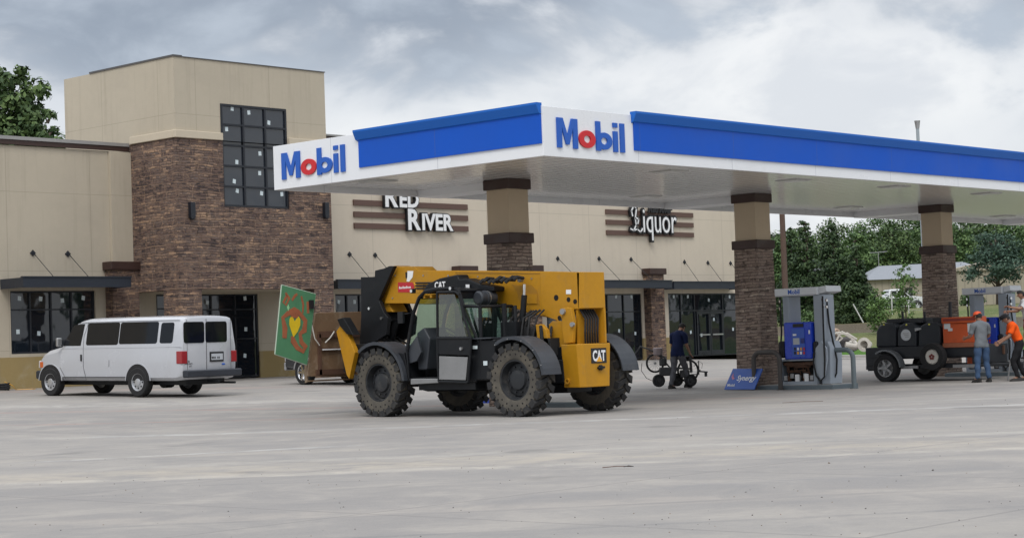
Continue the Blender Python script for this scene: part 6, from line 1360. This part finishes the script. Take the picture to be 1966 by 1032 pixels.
# far metal building
fb = at(1018, 361, 165); fz = fb[2]-.1
mb_ = thing('metal_building', 'low tan metal sided building with a pale sloping metal roof beyond the field', 'building', (fb[0], fb[1], fz), math.atan2(-.735, .678))
sid = mat('tan_siding', (.33, .29, .225), .7, var=.06); t, pb2 = nodes(sid); tc = N(t, 'ShaderNodeTexCoord'); sp = N(t, 'ShaderNodeSeparateXYZ'); L(t, tc.outputs['Object'], sp.inputs[0])
gr = M_(t, 'LESS_THAN', M_(t, 'FRACT', M_(t, 'DIVIDE', sp.outputs[0], .6)), .2); L(t, MIX(t, M_(t, 'MULTIPLY', gr, .35), (.34, .30, .23), (.16, .14, .12)), pb2.inputs['Base Color'])
roofm = mat('pale_metal_roof', (.22, .235, .26), .6, metal=.1, var=.06)
b = MB(); b.box(0, 11.5, 0, 10, -.3, 3.0); b.build('wall', sid, mb_, local=True)
b = MB(); b.loft([[(-.3, -.4, 2.98), (11.8, -.4, 2.98), (11.8, 10.4, 2.98), (-.3, 10.4, 2.98)], [(2.0, 5, 4.35), (9.6, 5, 4.45), (9.6, 5.2, 4.45), (2.0, 5.2, 4.35)]], 0, None, False); b.build('roof', roofm, mb_, local=True)
b = MB(); b.box(7.2, 14, -2.5, -.02, -.3, 3.4); b.prism([(7.0, 3.38), (14.2, 3.38), (14.2, 3.6), (10.6, 4.3), (7.0, 3.6)], 'y', -2.7, 3, 0); b.build('porch_wing', sid, mb_, local=True)
b = MB(); b.box(3.2, 3.9, -.03, .02, 1.0, 2.2); b.build('window', dark_glass, mb_, local=True)
b = MB(); b.tube([(2.0, 4.9, 4.2), (2.0, 4.9, 5.6)], .03, 6); b.tube([(1.2, 4.9, 5.55), (2.8, 4.9, 5.62)], .025, 5)
for k in range(5): b.tube([(1.3+.3*k, 4.5, 5.57), (1.3+.3*k, 5.3, 5.57)], .018, 4)
b.build('antenna', steel, mb_, local=True)
sh = at(915, 350, 140); hz = sh[2]
shd = thing('small_house', 'little white gabled house glimpsed beside the brown utility pole', 'house', (sh[0], sh[1], hz), math.atan2(-.735, .678))
b = MB(); b.box(0, 5, 0, 4, -.3, 2.4); b.build('wall', mat('white_siding', (.55, .55, .54), .7), shd, local=True)
b = MB(); b.prism([(-.3, 2.38), (5.3, 2.38), (2.5, 4.0)], 'y', -.3, 4.3); b.build('roof', roofm, shd, local=True)
b = MB(); b.box(1, 1.8, -.03, .02, .9, 2.0); b.build('window', dark_glass, shd, local=True)
# poles
up_ = at(922, 380, 84); topz = ond(920, 215, 84).z
ut = thing('utility_pole', 'brown wooden utility pole rising to the canopy left of the dark cedar', 'pole', up_)
b = MB(); b.cyl((up_[0], up_[1], up_[2]-.3), (up_[0], up_[1], topz), .15, .12, 10); b.build('shaft', mat('pole_wood', (.10, .065, .05), .9, var=.2), ut)
b = MB(); b.box(up_[0]-.9, up_[0]+.9, up_[1]-.05, up_[1]+.05, topz-.4, topz-.28); b.build('crossarm', bpy.data.materials['pole_wood'], ut)
wp_ = at(904.5, 400, 78); tz = ond(903, 284, 78).z
wt_ = thing('thin_pole', 'thin white pole against the right side of the middle stone column', 'pole', wp_)
b = MB(); b.cyl((wp_[0], wp_[1], wp_[2]-.2), (wp_[0], wp_[1], tz), .045, n=8); b.build('shaft', mat('pole_white', (.6, .6, .58), .6), wt_)
vp = at(1088, 430, 62, 0.); tz = ond(1081.5, 141, 62).z
vt = thing('vent_pole', 'slim grey pole with a flared cap standing above the right part of the canopy', 'pole', (vp[0], vp[1], gz(vp[0], vp[1])))
b = MB(); b.cyl((vp[0], vp[1], 0), (vp[0], vp[1], tz-.2), .055, n=10); b.build('shaft', mat('pole_grey', (.3, .34, .36), .5), vt)
b = MB(); b.lathe([(.001, 0), (.06, 0), (.09, .22), (.10, .26), (.001, .26)], (vp[0], vp[1], tz-.22), (0, 0, 1), 12); b.build('cap', steel, vt)
# wire fence along the field
fa, fb_ = Vector(at(952, 365, 118)), Vector(at(1085, 365, 112)); fn = thing('wire_fence', 'sagging wire fence with thin pale posts in front of the cedar and bushes', 'fence', tuple(fa))
npst = 7
for i in range(npst+1):
    p = fa.lerp(fb_, i/npst); p.z = gz(p.x, p.y); b = MB(); b.cyl(p, p+Vector((0, 0, 1.35)), .035, n=6); b.build('post', bpy.data.materials['pole_white'], fn)
b = MB()
for h in (.2, .45, .7, .95, 1.2):
    b.tube([Vector((fa.lerp(fb_, i/npst).x, fa.lerp(fb_, i/npst).y, gz(fa.lerp(fb_, i/npst).x, fa.lerp(fb_, i/npst).y)+h)) for i in range(npst+1)], .010, 4)
b.build('wire', steel, fn)
gp = at(1012, 385, 100); gpt = thing('guy_stake', 'pale slanting brace post in the grass left of the sapling', 'post', gp); b = MB(); b.cyl(gp, Vector(gp)+Vector((-.35, .35, 1.0)), .035, n=6); b.build('brace', bpy.data.materials['pole_white'], gpt)
# white van far off and a green bin
q = at(1070, 360, 150); pk_far = pickup('small white vehicle parked against the pale metal building beyond the sapling', q, R(-130), bpy.data.materials['white_truck_paint'])
q = at(1181, 366, 112); gbn = thing('green_bin', 'green wheeled bin in the grass behind the second dispenser', 'bin', q)
b = MB(); b.loft([[(q[0]-.3, q[1]-.3, q[2]), (q[0]+.3, q[1]-.3, q[2]), (q[0]+.3, q[1]+.3, q[2]), (q[0]-.3, q[1]+.3, q[2])], [(q[0]-.38, q[1]-.38, q[2]+1.0), (q[0]+.38, q[1]-.38, q[2]+1.0), (q[0]+.38, q[1]+.38, q[2]+1.0), (q[0]-.38, q[1]+.38, q[2]+1.0)]], 0, None, False); b.build('bin_body', mat('bin_green', (.02, .14, .06), .5), gbn)
b = MB(); b.cbox((q[0], q[1], q[2]+1.04), (.8, .8, .07)); b.build('lid', bpy.data.materials['bin_green'], gbn, bevel=.02)
# ================================================================== RUBBLE BY THE GRASS
def gpt_(px, py, dep): p = ond(px, py, dep); return Vector((p.x, p.y, gz(p.x, p.y)))
pale = mat('pale_concrete', (.5, .47, .42), .85, var=.15, bump=.3); brownr = mat('rubble_brown', (.20, .14, .10), .9, var=.3, bump=.5); darkr = mat('rubble_dark', (.05, .045, .045), .9, var=.3, bump=.4)
xr_ = Vector((.678, -.735, 0)); yr_ = Vector((.735, .678, 0))
def rock(name, label, px, py, dep, rad, m, seed, cat='rubble'):
    c = gpt_(px, py, dep); c.z = ond(px, py, dep).z; z0 = gz(c.x, c.y); o = thing(name, label, cat, (c.x, c.y, z0)); rd = random.Random(seed)
    bm = bmesh.new(); bmesh.ops.create_icosphere(bm, subdivisions=3, radius=1)
    for v in bm.verts:
        n_ = noise.noise(v.co*1.3+Vector((seed*3.1, 0, 0))); v.co = v.co*(1+.45*n_); v.co = Vector((round(v.co.x*2.6)/2.6*.4+v.co.x*.6, round(v.co.y*2.6)/2.6*.4+v.co.y*.6, v.co.z))
    b = MB(); b.add([c+xr_*v.co.x*rad[0]+yr_*v.co.y*rad[1]+Vector((0, 0, v.co.z*rad[2])) for v in bm.verts], [tuple(v.index for v in f.verts) for f in bm.faces], 0, None, False); bm.free(); b.build('chunk', m, o); return o
rock('rubble_block', 'brown broken block at the left end of the rubble beside the dispenser', 969, 388, 80, (.20, .3, .13), mat('block_tan', (.45, .33, .25), .9, var=.15, bump=.3), 1)
rock('rubble_block', 'pale brown slab on top of the rubble heap', 978, 386.5, 80, (.20, .3, .09), bpy.data.materials['block_tan'], 2)
rock('rubble_heap', 'dark heap of broken asphalt behind the grey pipe guard', 985, 403, 80, (.78, .8, .36), darkr, 3)
rock('rubble_heap', 'brown mound of earth and rubble right of the first dispenser', 973, 398, 80.6, (.42, .5, .42), brownr, 5)
rock('rubble_block', 'white rounded lump of concrete in the middle of the rubble', 999, 404, 79.4, (.26, .3, .20), pale, 6)
cp = gpt_(1016, 403, 79); cp.z = ond(1016, 403, 79).z; cpo = thing('concrete_pipe', 'white flanged concrete pipe lying with its dark mouth open on the rubble', 'pipe', (cp.x, cp.y, gz(cp.x, cp.y)))
ax2 = (-yr_*.9-xr_*.55).normalized(); b = MB(); b.lathe([(.12, -.3), (.20, .0), (.28, .3), (.30, .34), (.17, .36), (.14, .1), (.10, -.1), (.001, -.1)], cp, ax2, 22); b.build('pipe', pale, cpo)
b = MB(); b.tube([cp-ax2*.1, cp-xr_*.5+Vector((0, 0, -.05)), cp-xr_*.9+Vector((0, 0, .02))], [.13, .10, .13], 10); b.build('pipe_tail', pale, cpo)
bf = thing('bent_pipe', 'bundle of bent white pipes sprawled over the rubble heap', 'pipes', tuple(gpt_(990, 395, 79)))
b = MB(); W = lambda px, py, d=79.: ond(px, py, d)
for pts in (((976, 397), (978, 390), (984, 389), (990, 391), (1002, 398)), ((980, 399), (984, 391), (993, 390), (1004, 397)), ((975, 393), (980, 389), (987, 396), (982, 400)), ((986, 388), (996, 393), (1000, 400))):
    b.tube([W(*p) for p in pts], .045, 6)
b.build('pipes', pale, bf)
# ================================================================== SMALL THINGS
wcx = onz(570.5, 474, 0.); wc_ = thing('wheel_chock', 'small bright blue block on the ground under the telehandler', 'chock', (wcx.x, wcx.y, 0)); b = MB(); b.prism([(wcx.y-.12, .004), (wcx.y+.12, .004), (wcx.y+.06, .13), (wcx.y-.02, .14)], 'x', wcx.x-.07, wcx.x+.07); b.build('block', mat('chock_blue', (.03, .08, .5), .5), wc_, bevel=.01)
hp = ony(3, 449, 49.6); ho = thing('hose_coil', 'dark coil with an orange lead on the ground by the left wall', 'hose', (hp.x, hp.y, gz(hp.x, hp.y)))
b = MB(); z0 = gz(hp.x, hp.y)
b.tube([(hp.x+.22*math.cos(k*.6)*(1-.003*k), hp.y+.22*math.sin(k*.6), z0+.03+.006*k) for k in range(32)], .025, 6); b.build('coil', rubber, ho)
b = MB(); b.tube([(hp.x+.1*k, hp.y-.1-.12*math.sin(k*.9), z0+.015+max(0, .25-.06*k)) for k in range(12)], .010, 5); b.build('lead', d_or, ho)
# loose grit and chips scattered over the concrete
rd = random.Random(11); b = MB()
for i in range(300):
    px = rd.uniform(-20, 1220); py = 468+rd.random()**1.3*170; p = onz(px, py, 0.)
    if 24.5 < p.x < 29 and 21 < p.y < 31: continue
    s = rd.uniform(.003, .008)*(1 if rd.random() < .94 or p.x < 14 else 2.0); z = gz(p.x, p.y)+.004
    vs = [Vector((p.x+s*rd.uniform(.7, 1.5)*math.cos(a+rd.uniform(-.3, .3)), p.y+s*rd.uniform(.7, 1.5)*math.sin(a), z+(0 if k < 4 else s*rd.uniform(.5, 1.1)))) for k, a in enumerate([0, 1.57, 3.14, 4.71]*2)]
    c_ = sum(vs[4:], Vector())/4; vs = vs[:4]+[c_.lerp(v, .6) for v in vs[4:]]
    b.hexa(vs, 0 if rd.random() < .7 else 1)
gr_ = b.build('gravel_chips', [mat('grit_dark', (.11, .10, .095), .9, var=.3), mat('grit_brown', (.22, .17, .13), .9, var=.3)], None); tag(gr_, 'dark grit and stone chips scattered over the pale concrete', kind='stuff')
for i, (x0_, y0_, ln, an, m) in enumerate(((917, 472.5, .8, .1, 'rust'), (706, 549.5, .30, .03, 'rust'), (731, 548.5, .10, 0, 'dark'))):
    p = onz(x0_, y0_, 0.); q = p+xr_*ln+yr_*an; st_ = thing('stick', ('long reddish stick lying on the concrete before the blue sign', 'thin brown twig on the concrete in the middle foreground', 'short dark chip of wood beside the brown twig')[i], 'stick', (p.x, p.y, .005))
    b = MB(); b.tube([p+Vector((0, 0, .022)), p.lerp(q, .5)+Vector((0, 0, .03)), q+Vector((0, 0, .022))], .004, 5); b.build('twig', rust_m if m == 'rust' else mach_blk, st_)
